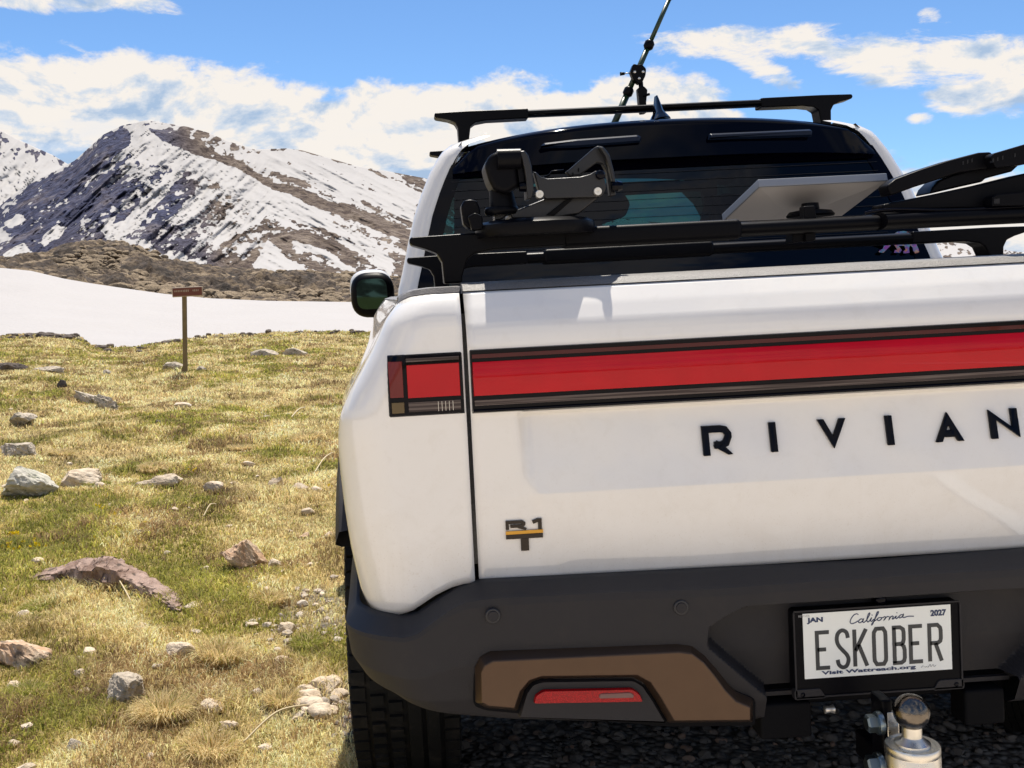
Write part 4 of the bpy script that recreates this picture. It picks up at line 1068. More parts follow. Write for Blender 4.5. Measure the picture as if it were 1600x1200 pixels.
# camera knob above the plate
x, y, z = P(1367, 932, -.03)
MB().lathe((x, -.06, z), [(0, 0), (.006, 0), (.011, .003), (.012, .02)], 'Y', 20).build('rear_camera', gloss, bumper, smooth=True)

# ---- licence plate
cx, _, cz = P(1368.5, 1012, -.055); PW, PH = .322, .166; py_ = -.050
plate = MB().prism(rounded([(cx-PW/2, cz-PH/2), (cx+PW/2, cz-PH/2), (cx+PW/2, cz+PH/2), (cx-PW/2, cz+PH/2)], .008), py_-.014, py_+.02).build('licence_plate', trim2, truck, bevel=.003)
for i, (a, b, c) in enumerate([(-1, -1, .072), (1, -1, .072)]):
    q = [(cx+a*(PW/2+.004), cz-PH/2-.004), (cx+a*(PW/2+.004), cz-PH/2+.016), (cx+a*(PW/2-.046), cz-PH/2+.016), (cx+a*(PW/2-.058), cz-PH/2-.004)]
    MB().prism(rounded(q, .005), py_-.017, py_+.0).build('frame_corner', trim, plate, bevel=.0015)
    MB().lathe((cx+a*(PW/2-.012), py_-.0185, cz-PH/2+.006), [(0, 0), (.0035, 0), (.0045, .001), (.0045, .01)], 'Y', 16).build('frame_screw', gloss, plate, smooth=True)
rim_ = MB()
for (w_, h_, ox, oz) in ((PW, .003, 0, PH/2), (PW, .003, 0, -PH/2)): rim_.box((cx, py_-.0155, cz+oz), (w_, .003, .003))
for ox in (-PW/2, PW/2): rim_.box((cx+ox, py_-.0155, cz), (.003, .003, PH-.004))
rim_.build('frame_rim', trim, plate)
sxc, szc = P(1371, 1003, -.064)[0], P(1361.5, 1003, -.064)[2]; SW_, SH_ = .286, .1255
MB().box((sxc, py_-.0145, szc), (SW_, .0016, SH_)).build('plate_screen', plate_w, plate)
yp = py_-.0153
pp = lambda u, v, h: (sxc-SW_/2+u*SW_, yp-h, szc+SH_/2-v*SH_)     # u to the right, v downwards, both 0..1
def pstroke(lines, sw, mat, name, clampv=None):
    mb = MB(); f = lambda u, v, h: (u, yp-h, v)
    L = [[(pp(a, b, 0)[0], pp(a, b, 0)[2]) for a, b in ln] for ln in lines]; strokes(mb, L, sw, f, .0007); return mb.build(name, mat, plate)
def cell(u0, u1, v0, v1, lines): return [[(u0+(u1-u0)*a, v1-(v1-v0)*b) for a, b in ln] for ln in lines]
LT = {'E': [[(1, 1), (.0, 1), (.0, 0), (1, 0)], [(0, .52), (.72, .52)]],
      'S': [spline([(.98, .80), (.86, .96), (.48, 1.02), (.12, .93), (.02, .76), (.16, .60), (.50, .46), (.86, .32), (.98, .18), (.80, .02), (.45, -.02), (.14, .06), (.04, .20)], 4)],
      'K': [[(0, 1.02), (0, -.02)], [(.98, 1.02), (.06, .42)], [(.32, .60), (1.0, -.02)]],
      'O': [[(.5, 1), (.2, 1), (.02, .9), (.0, .8), (.0, .2), (.02, .1), (.2, 0), (.8, 0), (.98, .1), (1, .2), (1, .8), (.98, .9), (.8, 1), (.45, 1)]],
      'B': [[(-.12, 1), (.62, 1), (.9, .94), (.95, .86), (.95, .66), (.88, .57), (.7, .53), (.1, .53)], [(.7, .53), (.92, .46), (1.0, .36), (1.0, .14), (.92, .05), (.68, 0), (-.12, 0)], [(.06, 1), (.06, 0)]],
      'R': [[(0, -.02), (0, 1), (.7, 1), (.93, .92), (.98, .84), (.98, .62), (.92, .54), (.7, .49), (.05, .49)], [(.5, .49), (1.0, -.02)]]}
txt = [('E', .090, .172), ('S', .222, .300), ('K', .343, .424), ('O', .474, .553), ('B', .607, .680), ('E', .722, .802), ('R', .851, .930)]
L = []
for ch, u0, u1 in txt: L += cell(u0, u1, .300, .845, LT[ch])
pstroke(L, .0074, plate_k, 'plate_number')
cal = [[(.375,.045),(.365,.030),(.345,.045),(.325,.10),(.318,.15),(.328,.175),(.350,.165),(.372,.140)],
       [(.405,.120),(.392,.112),(.378,.135),(.376,.165),(.388,.168),(.402,.145),(.408,.120),(.403,.160),(.412,.168),(.428,.140)],
       [(.428,.140),(.450,.060),(.452,.030),(.442,.050),(.432,.120),(.434,.162),(.444,.160),(.456,.130)],
       [(.456,.130),(.462,.110),(.456,.150),(.464,.160),(.478,.130)],
       [(.478,.150),(.505,.060),(.512,.020),(.502,.030),(.488,.110),(.470,.200),(.462,.215),(.470,.180),(.500,.135)],
       [(.520,.110),(.506,.120),(.504,.150),(.516,.155),(.530,.130),(.526,.110),(.536,.118),(.552,.100)],
       [(.552,.100),(.560,.115),(.548,.150),(.558,.120),(.574,.102),(.582,.112)],
       [(.590,.105),(.582,.148),(.592,.115),(.606,.100),(.610,.115),(.603,.145),(.614,.140),(.628,.105)],
       [(.632,.100),(.626,.135),(.634,.142),(.648,.115)],
       [(.676,.090),(.662,.090),(.650,.115),(.652,.135),(.664,.130),(.676,.105),(.680,.088),(.674,.125),(.684,.135),(.710,.120),(.750,.125)]]
pstroke([spline([(u, v+.02) for u, v in c], 5) for c in cal], .0017, plate_b, 'state_script')
pstroke([[(.634,.078),(.637,.070)], [(.466,.088),(.469,.080)]], .002, plate_b, 'script_dots')
vs_, fs_ = font_mesh('JAN', pp, (.026, .160, .135, .062), .0006, .05)
obj('month_text', vs_, fs_, plate_b, plate); vs_, fs_ = font_mesh('2027', pp, (.862, .165, .970, .066), .0006, .05); obj('year_text', vs_, fs_, plate_b, plate)
vs_, fs_ = font_mesh('Visit Wattreach.org', pp, (.112, .965, .752, .893), .0007, .035); obj('slogan_text', vs_, fs_, plate_b, plate)
pstroke([spline([(.79,.945),(.80,.915),(.815,.94),(.825,.93),(.835,.945),(.85,.90),(.855,.94),(.87,.905),(.875,.94),(.89,.92)], 4)], .0006, greyp, 'signature')
fr = lambda u, v, h: (cx-PW/2+u*PW, py_-.0150-h, cz+PH/2-v*PH)
vs_, fs_ = font_mesh('REVIVER', fr, (.030, .070, .098, .045), .0004, .0); obj('frame_brand', vs_, fs_, greyp, plate)

# ---- receiver and dark things below the bumper
und = MB(); und.box((0, .08, .555), (.52, .16, .05)); und.box((0, .22, .50), (1.3, .08, .08)); und.box((-.20, -.02, .52), (.10, .06, .07)); und.box((.19, -.02, .52), (.08, .06, .07))
und.build('hitch_receiver', darkm, truck, bevel=.006)
MB().box((.0, -.025, .568), (.50, .012, .008)).build('receiver_lip', trim, truck)
x, y, z = P(1293, 1105, 0); MB().lathe((x, -.01, z), [(0, -.01), (.008, -.01), (.006, .0), (.009, .008), (0, .012)], 'X', 16).build('wiring_socket', silver, truck, smooth=True)
for px, py in ((1191,1123), (1243,1119)):
    x, y, z = P(px, py, -.02); MB().lathe((x, -.03, z), [(0, 0), (.003, 0), (.0035, .002), (.0035, .02)], 'Y', 12).build('bolt_head', silver, truck, smooth=True)
MB().box((0, 1.07, .42), (1.5, .12, .12)).build('rear_axle', darkm, truck, bevel=.03)

# ---- wheels
def wheel(c, side):
    w = bpy.data.objects.new('wheel', None); COL.objects.link(w); w.parent = truck
    cx_ = side*.945; hw_ = .140; R_ = .435
    prof = [(.27, -hw_*.80), (.33, -hw_*.98), (.385, -hw_*.99), (.405, -hw_*.94), (R_-.014, -hw_*.80), (R_-.012, 0), (R_-.014, hw_*.80), (.405, hw_*.94), (.385, hw_*.99), (.33, hw_*.98), (.27, hw_*.80)]
    MB().lathe((cx_, c, R_-.012), prof, 'X', 96).build('tyre', rubber, w, smooth=True)
    MB().lathe((cx_, c, R_-.012), [(.0, .05), (.08, .06), (.25, .02), (.272, .075), (.272, -.10), (.2, -.1), (0, -.1)] if side > 0 else [(.0, -.05), (.08, -.06), (.25, -.02), (.272, -.075), (.272, .10), (.2, .1), (0, .1)], 'X', 48).build('rim', alu, w, smooth=True)
    # tread blocks
    tb = MB(); N = 64
    cols = [(-.118, .040, 0), (-.070, .036, .5), (-.024, .036, 0), (.024, .036, .5), (.070, .036, 0), (.118, .040, .5)]
    for k in range(N):
        for (xx, ww, ph) in cols:
            t0 = 2*math.pi*(k+ph)/N; t1 = t0+2*math.pi/N*.80; sh = .02*(1 if xx > 0 else -1) if abs(xx) < .1 else 0
            V = []
            for t, e_ in ((t0, 0), (t1, sh)):
                for rr, ins in ((R_-.02 if abs(xx) < .1 else .405, 0), (R_-.001-(.006 if abs(xx) > .1 else 0), .0015)):
                    for sx_ in (-1, 1):
                        te = t+e_
                        V.append((cx_+xx+sx_*(ww/2-ins), c+rr*math.cos(te), R_-.012+rr*math.sin(te)))
            tb.add(V, [(0, 1, 3, 2), (4, 6, 7, 5), (2, 3, 7, 6), (0, 2, 6, 4), (1, 5, 7, 3)])
            if abs(xx) > .1:   # shoulder lug running down the sidewall
                so_ = 1 if xx > 0 else -1; V = []
                for t in (t0, t1):
                    for (rr, xo) in ((.345, .1385), (.345, .1425), (.395, .1425), (.4255, .1300), (.40, .120)):
                        V.append((cx_+so_*xo, c+rr*math.cos(t), R_-.012+rr*math.sin(t)))
                tb.add(V, [(0, 5, 6, 1), (1, 6, 7, 2), (2, 7, 8, 3), (3, 8, 9, 4), (0, 1, 2, 3, 4), (9, 8, 7, 6, 5)])
    o = obj('tread', tb.v, tb.f, rubber, w); o['kind'] = 'stuff'
for c in (1.07, 4.52):
    for side in (-1, 1): wheel(c, side)

# ---- cab
CW = [(1.30,.925),(1.389,.915),(1.44,.900),(1.55,.872),(1.63,.850),(1.70,.824),(1.78,.788),(1.84,.752),(1.865,.728),(1.885,.695),(1.90,.64)]
def cabw(z): return float(np.interp(z, [a for a, b in CW], [b for a, b in CW]))
def cabrear(z): return float(np.interp(z, [1.30, 1.40, 1.79, 1.86, 1.90, 1.92], [1.40, 1.42, 1.53, 1.55, 1.60, 1.72]))
def cabfront(z): return float(np.interp(z, [1.30, 1.35, 1.80, 1.90], [4.25, 4.2, 3.25, 2.95]))
for side in (-1, 1):
    zs = np.linspace(1.30, 1.90, 26); K = 9
    def cf(u, z):
        w_ = cabw(z); yr = cabrear(z); yf = cabfront(z); rc = .050; ins = .014
        if u < 1: return (side*(w_-rc-ins*(1-u)), yr+.0, z)
        if u < 2: t = (u-1)*math.pi/2; return (side*(w_-rc+rc*math.sin(t)), yr+rc*(1-math.cos(t)), z)
        return (side*w_, yr+rc+(yf-yr-rc)*(u-2), z)
    us_ = list(np.linspace(0, 1, 4))+list(np.linspace(1, 2, 10))[1:]+list(np.linspace(2, 3, 24))[1:]
    vs, fs = grid(cf, us_, zs); o = obj('cab_side', vs, fs, paint, truck, smooth=True)
    # side windows, gloss black panel standing just off the cab side
    vs, fs = grid(lambda y, z: (side*(cabw(z)+.004), y, z), np.linspace(0, 1, 14), np.linspace(1.40, 1.83, 10))
    vs = [(x, (1.78+(z-1.40)*.42)+(u_*((4.0-(z-1.40)*1.9)-(1.78+(z-1.40)*.42))), z) for (x, u_, z) in vs]
    obj('side_window', vs, fs, gloss, truck, smooth=True)
def roofz(x, y): 
    c = 1.945-.030*sst(y, 2.2, 1.5)-.05*sst(y, 2.6, 3.2)
    return c-.055*(abs(x)/.64)**2.4
ys = np.concatenate([np.linspace(1.52, 1.75, 8), np.linspace(1.8, 3.1, 14)]); xs = np.linspace(-.66, .66, 40)
vs, fs = grid(lambda x, y: (x*(1+.0*y), y, float(roofz(x, y))), xs, ys)
roof = obj('roof', vs, fs, gloss, truck, smooth=True)
# rear window
def gl(u, z): w_ = cabw(z)-.062; return (u*w_, cabrear(z)-.002, z)
vs, fs = grid(gl, np.linspace(-1, 1, 16), np.linspace(1.33, 1.79, 12)); rw = obj('rear_window', vs, fs, glass, truck, smooth=True)
# opaque dark margin of the glass
for sd_ in (-1, 1):
    mg = MB()
    vs, fs = grid(lambda u, z: (sd_*((cabw(z)-.062)-.050*(1-u)*(1.0)), cabrear(z)-.005, z), [0, .5, 1], np.linspace(1.33, 1.80, 12)); mg.add(vs, fs)
    mg.build('window_border', gloss, rw, smooth=True)
vs, fs = grid(lambda u, z: (u*(cabw(z)-.066), cabrear(z)-.0065, z), np.linspace(-1, 1, 16), [1.755, 1.78, 1.80]); obj('upper_border', vs, fs, gloss, rw, smooth=True)
# spoiler
def sp(u, t):
    x = u*.712; zt_ = float(roofz(min(abs(x), .655), 1.50))-(.0 if abs(x) < .64 else (abs(x)-.64)*.9)
    zb_ = 1.785-.02*abs(u)**3
    if t < 1: return (x, 1.475+.02*t-.0+.02*abs(u)**4, zb_+(zt_-.012-zb_)*t)
    return (x, 1.495+(t-1)*.06+.02*abs(u)**4, zt_-.012+.014*min(1, (t-1)*2.5))
vs, fs = grid(sp, np.linspace(-1, 1, 50), [0, .03, .3, .6, .9, 1, 1.15, 1.4, 2]); spo = obj('spoiler', vs, fs, gloss, truck, smooth=True)
vs2, fs2 = grid(lambda u, t: (u*.712, 1.475+t*.08+.02*abs(u)**4, 1.785-.02*abs(u)**3), np.linspace(-1, 1, 30), [0, 1]); obj('spoiler_underside', vs2, fs2, gloss, spo)
slotm = pbr('dark_blue_lens', (.008, .015, .035), .25, spec=.15)
for q in ([(842,231),(850,223),(900,217),(998,210),(1004,214),(1002,222),(900,230)], [(1107,218),(1110,208),(1268,201),(1272,205),(1270,213)]):
    inset_panel('high_brake_light', rounded(pxpoly(q, 1.46), .006), 1.474, .014, .006, slotm, spo)
# shark fin antenna
ax, ay, az = P(1036, 181, 1.62)
fin = MB(); V = []
prof = [(.0, .034, .10), (.012, .026, .085), (.03, .014, .06), (.075, .006, .035), (.092, .003, .022)]
for (h, w_, l_) in prof:
    for k in range(12):
        t = 2*math.pi*k/12; V.append((ax+w_*math.cos(t), ay+.06+l_*math.sin(t)*1.0+h*.35, az-.008+h))
Fq = [(i*12+k, i*12+(k+1) % 12, (i+1)*12+(k+1) % 12, (i+1)*12+k) for i in range(4) for k in range(12)]+[tuple(range(48, 60))]
fin.add(V, Fq).build('roof_antenna', gloss, truck, autos=50)
# windscreen, pillars, hood
vs, fs = grid(lambda u, z: (u*(cabw(z)-.06), cabfront(z)-.01, z), np.linspace(-1, 1, 8), np.linspace(1.32, 1.89, 6)); obj('windscreen', vs, fs, shield, truck, smooth=True)
MB().box((0, 4.75, 1.12), (1.82, 1.05, .22)).build('hood', paint, truck, bevel=.06, seg=4)
MB().box((0, 5.28, .85), (1.86, .12, .55)).build('front_fascia', paint, truck, bevel=.05, seg=3)
MB().box((0, 4.12, 1.22), (1.70, .35, .16)).build('dashboard', seatm, truck, bevel=.04)
MB().box((0, 2.9, .72), (1.75, 2.6, .06)).build('cabin_floor', seatm, truck)
hl = MB(); vs, fs = grid(lambda x, y: (x, y, float(roofz(x, y))-.03), np.linspace(-.66, .66, 12), np.linspace(1.58, 3.0, 6)); obj('headliner', vs, fs, seatm, roof)
MB().prism([(-.62, 1.40), (-.62, 1.84), (-.4, 1.86), (.4, 1.86), (.62, 1.84), (.62, 1.40), (.60, 1.40), (.55, P(1120, 297, 3.04)[2]), (-.55, P(740, 318, 3.04)[2])], 3.02, 3.06).build('windscreen_mask', seatm, truck)  # dark mask added to crop the daylight seen through the rear glass
for side in (-1, 1):
    vs, fs = grid(lambda y, z: (side*(cabw(z)-.03), y, z), np.linspace(1.56, 3.9, 12), np.linspace(1.2, 1.88, 10)); obj('cabin_lining', vs, fs, seatm, truck, smooth=True)
pxprism('rear_seat_back', rounded([(712,520),(712,300),(900,288),(975,300),(986,318),(978,338),(940,350),(930,520)], 6), 1.92, 2.06, seatm, truck, .01)
pxprism('rear_seat_back', rounded([(1085,520),(1108,345),(1116,312),(1130,302),(1180,304),(1200,330),(1290,345),(1318,330),(1330,520)], 5), 1.92, 2.06, seatm, truck, .01)
pxprism('rear_seat_back', [(930,520),(936,356),(1120,350),(1120,520)], 1.93, 2.05, seatm, truck, 0)
for i, (x, y) in enumerate([(-.46, 2.95), (.50, 2.95)]):
    sb = MB()
    sb.box((x, y, 1.22), (.46, .14, .44)); sb.box((x, y+.28, .95), (.46, .5, .2)); b_o = sb.build('car_seat', seatm, truck, bevel=.05, seg=3)
    MB().box((x, y-.02, 1.50), (.25, .09, .12)).build('headrest', seatm, b_o, bevel=.035, seg=3)
# side mirrors
for side in (-1, 1):
    c = (side*1.070, 3.50, 1.40)
    def sq(cx0, rx, ry, rz, e=.72, cut=None):
        V = []; n1, n2 = 24, 16
        for j in range(n2+1):
            ph = math.pi*(j/n2-.5)
            for i in range(n1):
                t = 2*math.pi*i/n1; f_ = lambda q: math.copysign(abs(q)**e, q)
                V.append((c[0]+cx0[0]+rx*f_(math.cos(ph))*f_(math.cos(t)), c[1]+cx0[1]+ry*f_(math.cos(ph))*f_(math.sin(t)), c[2]+cx0[2]+rz*f_(math.sin(ph))))
        Fq = [(j*n1+i, j*n1+(i+1) % n1, (j+1)*n1+(i+1) % n1, (j+1)*n1+i) for j in range(n2) for i in range(n1)]
        return V, Fq
    mir = bpy.data.objects.new('side_mirror', None); COL.objects.link(mir); mir.parent = truck
    v, f = sq((side*.008, .075, .016), .112, .085, .106); obj('mirror_cap', v, f, paint, mir, smooth=True)
    v, f = sq((.0, .015, -.012), .114, .080, .118); obj('mirror_housing', v, f, trim2, mir, smooth=True)
    gm = pbr('mirror_glass_%d' % side, (.03, .06, .055), .02, metal=1)
    MB().prism(rounded([(c[0]-.078, c[2]-.085), (c[0]+.078, c[2]-.085), (c[0]+.078, c[2]+.070), (c[0]-.078, c[2]+.070)], .05, 8), c[1]-.068, c[1]-.05).build('mirror_glass', gm, mir, smooth=False)
    MB().tube([(c[0]-side*.05, 3.55, 1.30), (c[0]-side*.20, 3.6, 1.27)], [.028, .035], 12).build('mirror_arm', trim2, mir, smooth=True)

# ---- crossbars
def crossbar(Y, half, ztop, leg_in, leg_out, zfoot, depth=.075, hh=.034, sleeves=()):
    p = bpy.data.objects.new('crossbar', None); COL.objects.link(p); p.parent = truck
    for sd_ in (-1, 1):
        pts = [(half, ztop), (half+.004, ztop-.008), (half, ztop-.016), (leg_out+.035, ztop-.026), (leg_out+.012, ztop-.036), (leg_out+.002, ztop-.055), (leg_out, zfoot), (leg_in, zfoot), (leg_in, zfoot+.012), (leg_in-.012, ztop-.052), (leg_in-.03, ztop-.040), (leg_in-.07, ztop-.034), (leg_in-.22, ztop-.033), (leg_in-.22, ztop+.001), (leg_in, ztop+.002)]
        MB().prism([(sd_*x, z) for x, z in pts], Y-depth/2, Y+depth/2).build('bar_foot', blackm, p, bevel=.006, seg=3)
    b = MB(); V = []; n = 20; xe = leg_in-.15
    for x in (-xe, xe):
        for k in range(n):
            t = 2*math.pi*k/n; V.append((x, Y+depth/2*.96*math.cos(t), ztop-hh/2+hh/2*.96*math.copysign(abs(math.sin(t))**.7, math.sin(t))))
    b.add(V, [(k, (k+1) % n, n+(k+1) % n, n+k) for k in range(n)]+[tuple(range(n)), tuple(range(n, 2*n))]).build('bar', blackm, p, autos=40)
    for (x0, x1) in sleeves: MB().box(((x0+x1)/2, Y, ztop-hh/2), (x1-x0, depth+.008, hh+.008)).build('bar_sleeve', trim2, p, bevel=.012, seg=3)
    return p
crossbar(.22, .868, 1.492, .765, .803, 1.392, sleeves=((-.55, -.172),))
crossbar(.95, .876, 1.477, .765, .805, 1.385, sleeves=((-.5, -.02),))
crossbar(1.80, .752, 2.014, .640, .672, 1.88, hh=.026)
crossbar(2.75, .752, 2.008, .640, .672, 1.88, hh=.026)

# ---- sticker on the rear window: a walking bear of coloured flecks
SY_ = 1.395
def sticker():
    m, t, b = nodes_mat('mosaic_sticker'); tc = t.add('ShaderNodeTexCoord').outputs['Object']
    v = t.add('ShaderNodeTexVoronoi'); v.inputs['Scale'].default_value = 85; t.l.new(tc, v.inputs['Vector'])
    r = t.ramp(t.sep(v.outputs['Color'])[0], [(0, (.06, .11, .35)), (.3, (.35, .06, .42)), (.5, (.08, .30, .45)), (.68, (.62, .22, .10)), (.85, (.15, .12, .5)), (1, (.65, .45, .25))])
    t.l.new(r, b.inputs['Base Color']); b.inputs['Roughness'].default_value = .4
    pts = [(1374,379),(1377,375),(1383,372),(1388,368),(1396,366),(1402,362),(1412,361),(1422,363),(1430,367),(1433,374),(1431,380),(1435,389),(1436,394),(1430,396),(1427,392),(1426,387),(1422,383),(1420,388),(1421,395),(1412,396),(1411,393),(1415,390),(1413,384),(1404,384),(1409,391),(1406,395),(1397,395),(1398,391),(1402,390),(1398,384),(1394,381),(1389,386),(1384,391),(1380,395),(1373,394),(1374,391),(1379,389),(1382,382),(1379,380)]
    yb = cabrear(1.42)-.014
    MB().prism(pxpoly(pts, yb), yb-.001, yb+.0005).build('bear_sticker', m, truck)
sticker()
# defroster wires in the glass
df = MB()
for k in range(9):
    z = 1.50+k*.030; V = []
    y = cabrear(z)-.0055
    df.add([(-.72, y, z), (.72, y, z), (.72, cabrear(z+.0018)-.0055, z+.0018), (-.72, cabrear(z+.0018)-.0055, z+.0018)], [(0, 1, 2, 3)])
df.build('defroster_wires', seatm, rw)

# ================================================================== GEAR ON THE BARS
# bicycle carrier at left, on the near bar
x, y, z = P(836, 366, .20)
bc = truck_thing('bike_carrier', 'folded black cradle style carrier on a round base clamped to the near bed bar', 'carrier', (x, y, z))
YB = .20
MB().lathe((x, YB, z-.004), [(.0, 0), (.122, 0), (.126, .008), (.124, .024), (.110, .032), (0, .034)], 'Z', 48).build('round_base', blackm, bc, autos=35)
pxprism('tray_beam', [(797,332),(852,310),(938,307),(905,334),(868,341),(800,342)], YB-.03, YB+.10, satin, bc, .004)
pxprism('beam_groove', [(853,336),(884,312),(897,310),(866,337)], YB-.034, YB-.0, blackm, bc, .001)
pxprism('cradle_plate', [(834,268),(838,269),(845,276),(856,279),(907,276),(922,272),(932,266),(934,275),(945,278),(948,292),(943,304),(938,308),(853,311),(842,298)], YB-.055, YB-.028, satin, bc, .0035, 3)
for a, b in ((843,303.5), (934,299)):
    q = P(a, b, YB-.06); MB().lathe((q[0], YB-.062, q[2]), [(.0028, .002), (.0028, -.001), (.0078, -.001), (.0086, .002), (.0086, .01)], 'Y', 24).build('cap_bolt', silver, bc, autos=40)
q = P(938, 273, YB-.06); MB().lathe((q[0], YB-.066, q[2]), [(0, 0), (.007, 0), (.0095, .004), (.0095, .014), (.006, .02)], 'Y', 20).build('lock_knob', gloss, bc, smooth=True)
pxprism('curved_jaw', [(811,236),(820,235),(826,243),(831,260),(834,285),(834,296),(830,311),(824,311),(823,296),(822,280),(819,262),(815,248)], YB-.075, YB-.02, satin, bc, .003, 3)
pxprism('jaw_pad', [(805,240),(813,237),(820,262),(822,296),(812,292),(808,262)], YB-.06, YB-.01, blackm, bc, .003)
pxprism('clamp_head', rounded([(757,258),(764,243),(776,236),(798,236),(806,243),(812,290),(792,303),(772,297),(763,280)], 6), YB-.06, YB+.05, trim2, bc, .012, 4)
a = P(776, 250, YB-.05); b = P(812, 249, YB-.05)
MB().tube([(a[0], YB-.06, a[2]), (b[0], YB-.06, b[2])], [.021, .021], 24).build('strap_roller', blackm, bc, autos=40)
a = P(782, 296, YB-.01); b = P(788, 334, YB-.01); MB().tube([a, b], [.024, .030], 28).build('pivot_barrel', trim2, bc, autos=40)
a = P(784, 330, YB-.01); MB().lathe((a[0], YB-.01, a[2]), [(.033, -.008), (.036, -.003), (.036, .004), (.033, .008)], 'Z', 32).build('pivot_collar', blackm, bc, autos=40)
pxprism('side_handle', rounded([(720,322),(725,313),(736,311),(746,314),(750,324),(752,345),(748,360),(733,358),(724,350)], 4), YB-.02, YB+.03, blackm, bc, .006, 4)
pxprism('handle_grip', rounded([(731,338),(742,332),(754,337),(755,358),(738,360)], 3), YB-.05, YB-.01, trim2, bc, .005, 3)
pxprism('bracket_arm', [(773,336),(790,329),(800,328),(785,342),(774,344)], YB-.02, YB+.04, satin, bc, .002)
pxprism('support_arm', [(884,268),(890,264),(928,231),(934,227.5),(943,229),(952,240),(958,262),(962,285),(963,305),(953,307),(951,290),(948,268),(941,255),(933,254),(906,274),(890,275)], YB+.0, YB+.022, satin, bc, .003, 3)
pxprism('arm_flange', [(936,229),(943,230),(953,243),(959,265),(962,284),(957,284),(952,262),(946,244)], YB-.022, YB+.0, satin, bc, .002, 2)
for (a0, b0) in ((894,270), (903,263)): pxprism('slot', [(a0,b0),(a0+2,b0-1),(a0+2,b0+5),(a0,b0+6)], YB-.002, YB+.004, blackm, bc, 0)
a = P(960, 291, YB-.01); MB().lathe((a[0]-.006, YB-.01, a[2]), [(.0, 0), (.012, 0), (.013, .004), (.011, .010), (.012, .012), (.009, .022), (0, .024)], 'X', 8).build('hex_nut', gloss, bc, autos=30)
a = P(820, 295, YB-.01); MB().lathe((a[0]-.016, YB-.055, a[2]), [(.0, 0), (.010, 0), (.011, .006), (.011, .02), (0, .026)], 'X', 12).build('hex_nut', gloss, bc, autos=30)
q0 = [P(u, v, YB+.03) for u, v in [(850,277),(858,274),(862,268),(881,266)]]; MB().tube(q0, .0022, 8).build('wire_clip', blackm, bc, smooth=True)

# flat satellite antenna in the middle
TL = np.array(P(1186, 292, .26)); TR = np.array(P(1388, 282, .26)); BL = np.array(P(1129, 346, .44)); BRr = np.array(P(1316, 337, .44))
cen = (TL+TR+BL+BRr)/4; nrm = np.cross(TR-TL, BL-TL); nrm /= np.linalg.norm(nrm); nrm = nrm if nrm[2] > 0 else -nrm
q = P(1267, 378, .24); sat = truck_thing('satellite_antenna', 'flat grey satellite internet panel tilted on a clamp on the near bed bar', 'antenna', q)
Vv = [TL, TR, BRr, BL]; top_ = [p+nrm*.018 for p in Vv]
ob = obj('panel', Vv+top_, [(0, 1, 2, 3), (4, 7, 6, 5), (0, 4, 5, 1), (1, 5, 6, 2), (2, 6, 7, 3), (3, 7, 4, 0)], dishe, sat, bevel=.002, seg=2)
# raised underside and darker rim
ins = [cen+(p-cen)*.985-nrm*.0010 for p in Vv]; c2 = [cen+(BL-TL)*.22+(p-cen)*.30-nrm*.012 for p in Vv]
obj('underside_shell', ins+c2, [(0, 1, 5, 4), (1, 2, 6, 5), (2, 3, 7, 6), (3, 0, 4, 7), (4, 5, 6, 7)], dishm, sat)
pxprism('mount_post', [(1256,322),(1274,321),(1276,340),(1275,376),(1259,378)], .215, .245, trim2, sat, .003)
pxprism('mount_foot', [(1240,352),(1262,348),(1262,376),(1238,380)], .225, .27, trim2, sat, .003)
a = P(1266, 333, .30); MB().lathe((a[0], .30, a[2]-.008), [(0, 0), (.05, 0), (.052, .004), (.045, .012), (.02, .016), (.018, .03), (0, .032)], 'Z', 32).build('swivel_plate', trim2, sat, autos=35)

# folded carrier arms at right
q = P(1500, 340, .24); ra = truck_thing('folded_rack', 'black folded carrier arms reaching out over the right side of the bed', 'carrier', q)
Y1 = .20
pxprism('upper_arm', [(1386,290),(1400,279),(1440,264),(1484,250),(1530,238),(1550,237),(1552,244),(1610,226),(1700,198),(1780,175),(1780,205),(1700,228),(1600,257),(1560,262),(1500,270),(1430,292),(1392,306)], Y1, Y1+.05, trim2, ra, .005, 3)
pxprism('end_casting', rounded([(1548,246),(1552,240),(1600,226),(1640,214),(1640,244),(1606,256),(1556,262)], 3), Y1-.03, Y1, trim2, ra, .006, 3)
pxprism('wheel_cradle', [(1453,303),(1458,292),(1468,282),(1486,274),(1530,262),(1595,256),(1582,268),(1540,279),(1536,284),(1500,292)], Y1+.02, Y1+.09, blackm, ra, .006, 3)
pxprism('lower_arm', [(1380,319),(1420,311),(1480,299),(1540,286),(1600,271),(1700,250),(1780,235),(1780,300),(1700,322),(1600,327),(1500,326),(1380,330)], Y1-.01, Y1+.05, trim2, ra, .005, 3)
pxprism('arm_box', rounded([(1550,322),(1551,309),(1557,304),(1600,300),(1700,292),(1700,320)], 2), Y1-.045, Y1-.01, trim2, ra, .005, 3)
pxprism('box_hole', [(1553,318),(1554,311),(1562,310),(1562,318)], Y1-.047, Y1-.03, seatm, ra, 0)
for k_, (a0, b0) in enumerate([(1504,252),(1511,250),(1518,248),(1551,248),(1558,246),(1566,244),(1585,240)]):
    pxprism('adjuster_hole', [(a0,b0),(a0+2,b0-1),(a0+2,b0+5),(a0,b0+6)], (Y1-.001 if a0 < 1545 else Y1-.031), Y1+.01 if a0 < 1545 else Y1-.02, seatm, ra, 0)
a0 = P(1374, 346, Y1-.005); b0 = P(1790, 326, Y1-.005)
V = []; n = 20; lx = np.linspace(a0[0], b0[0], 8)
tb = MB()
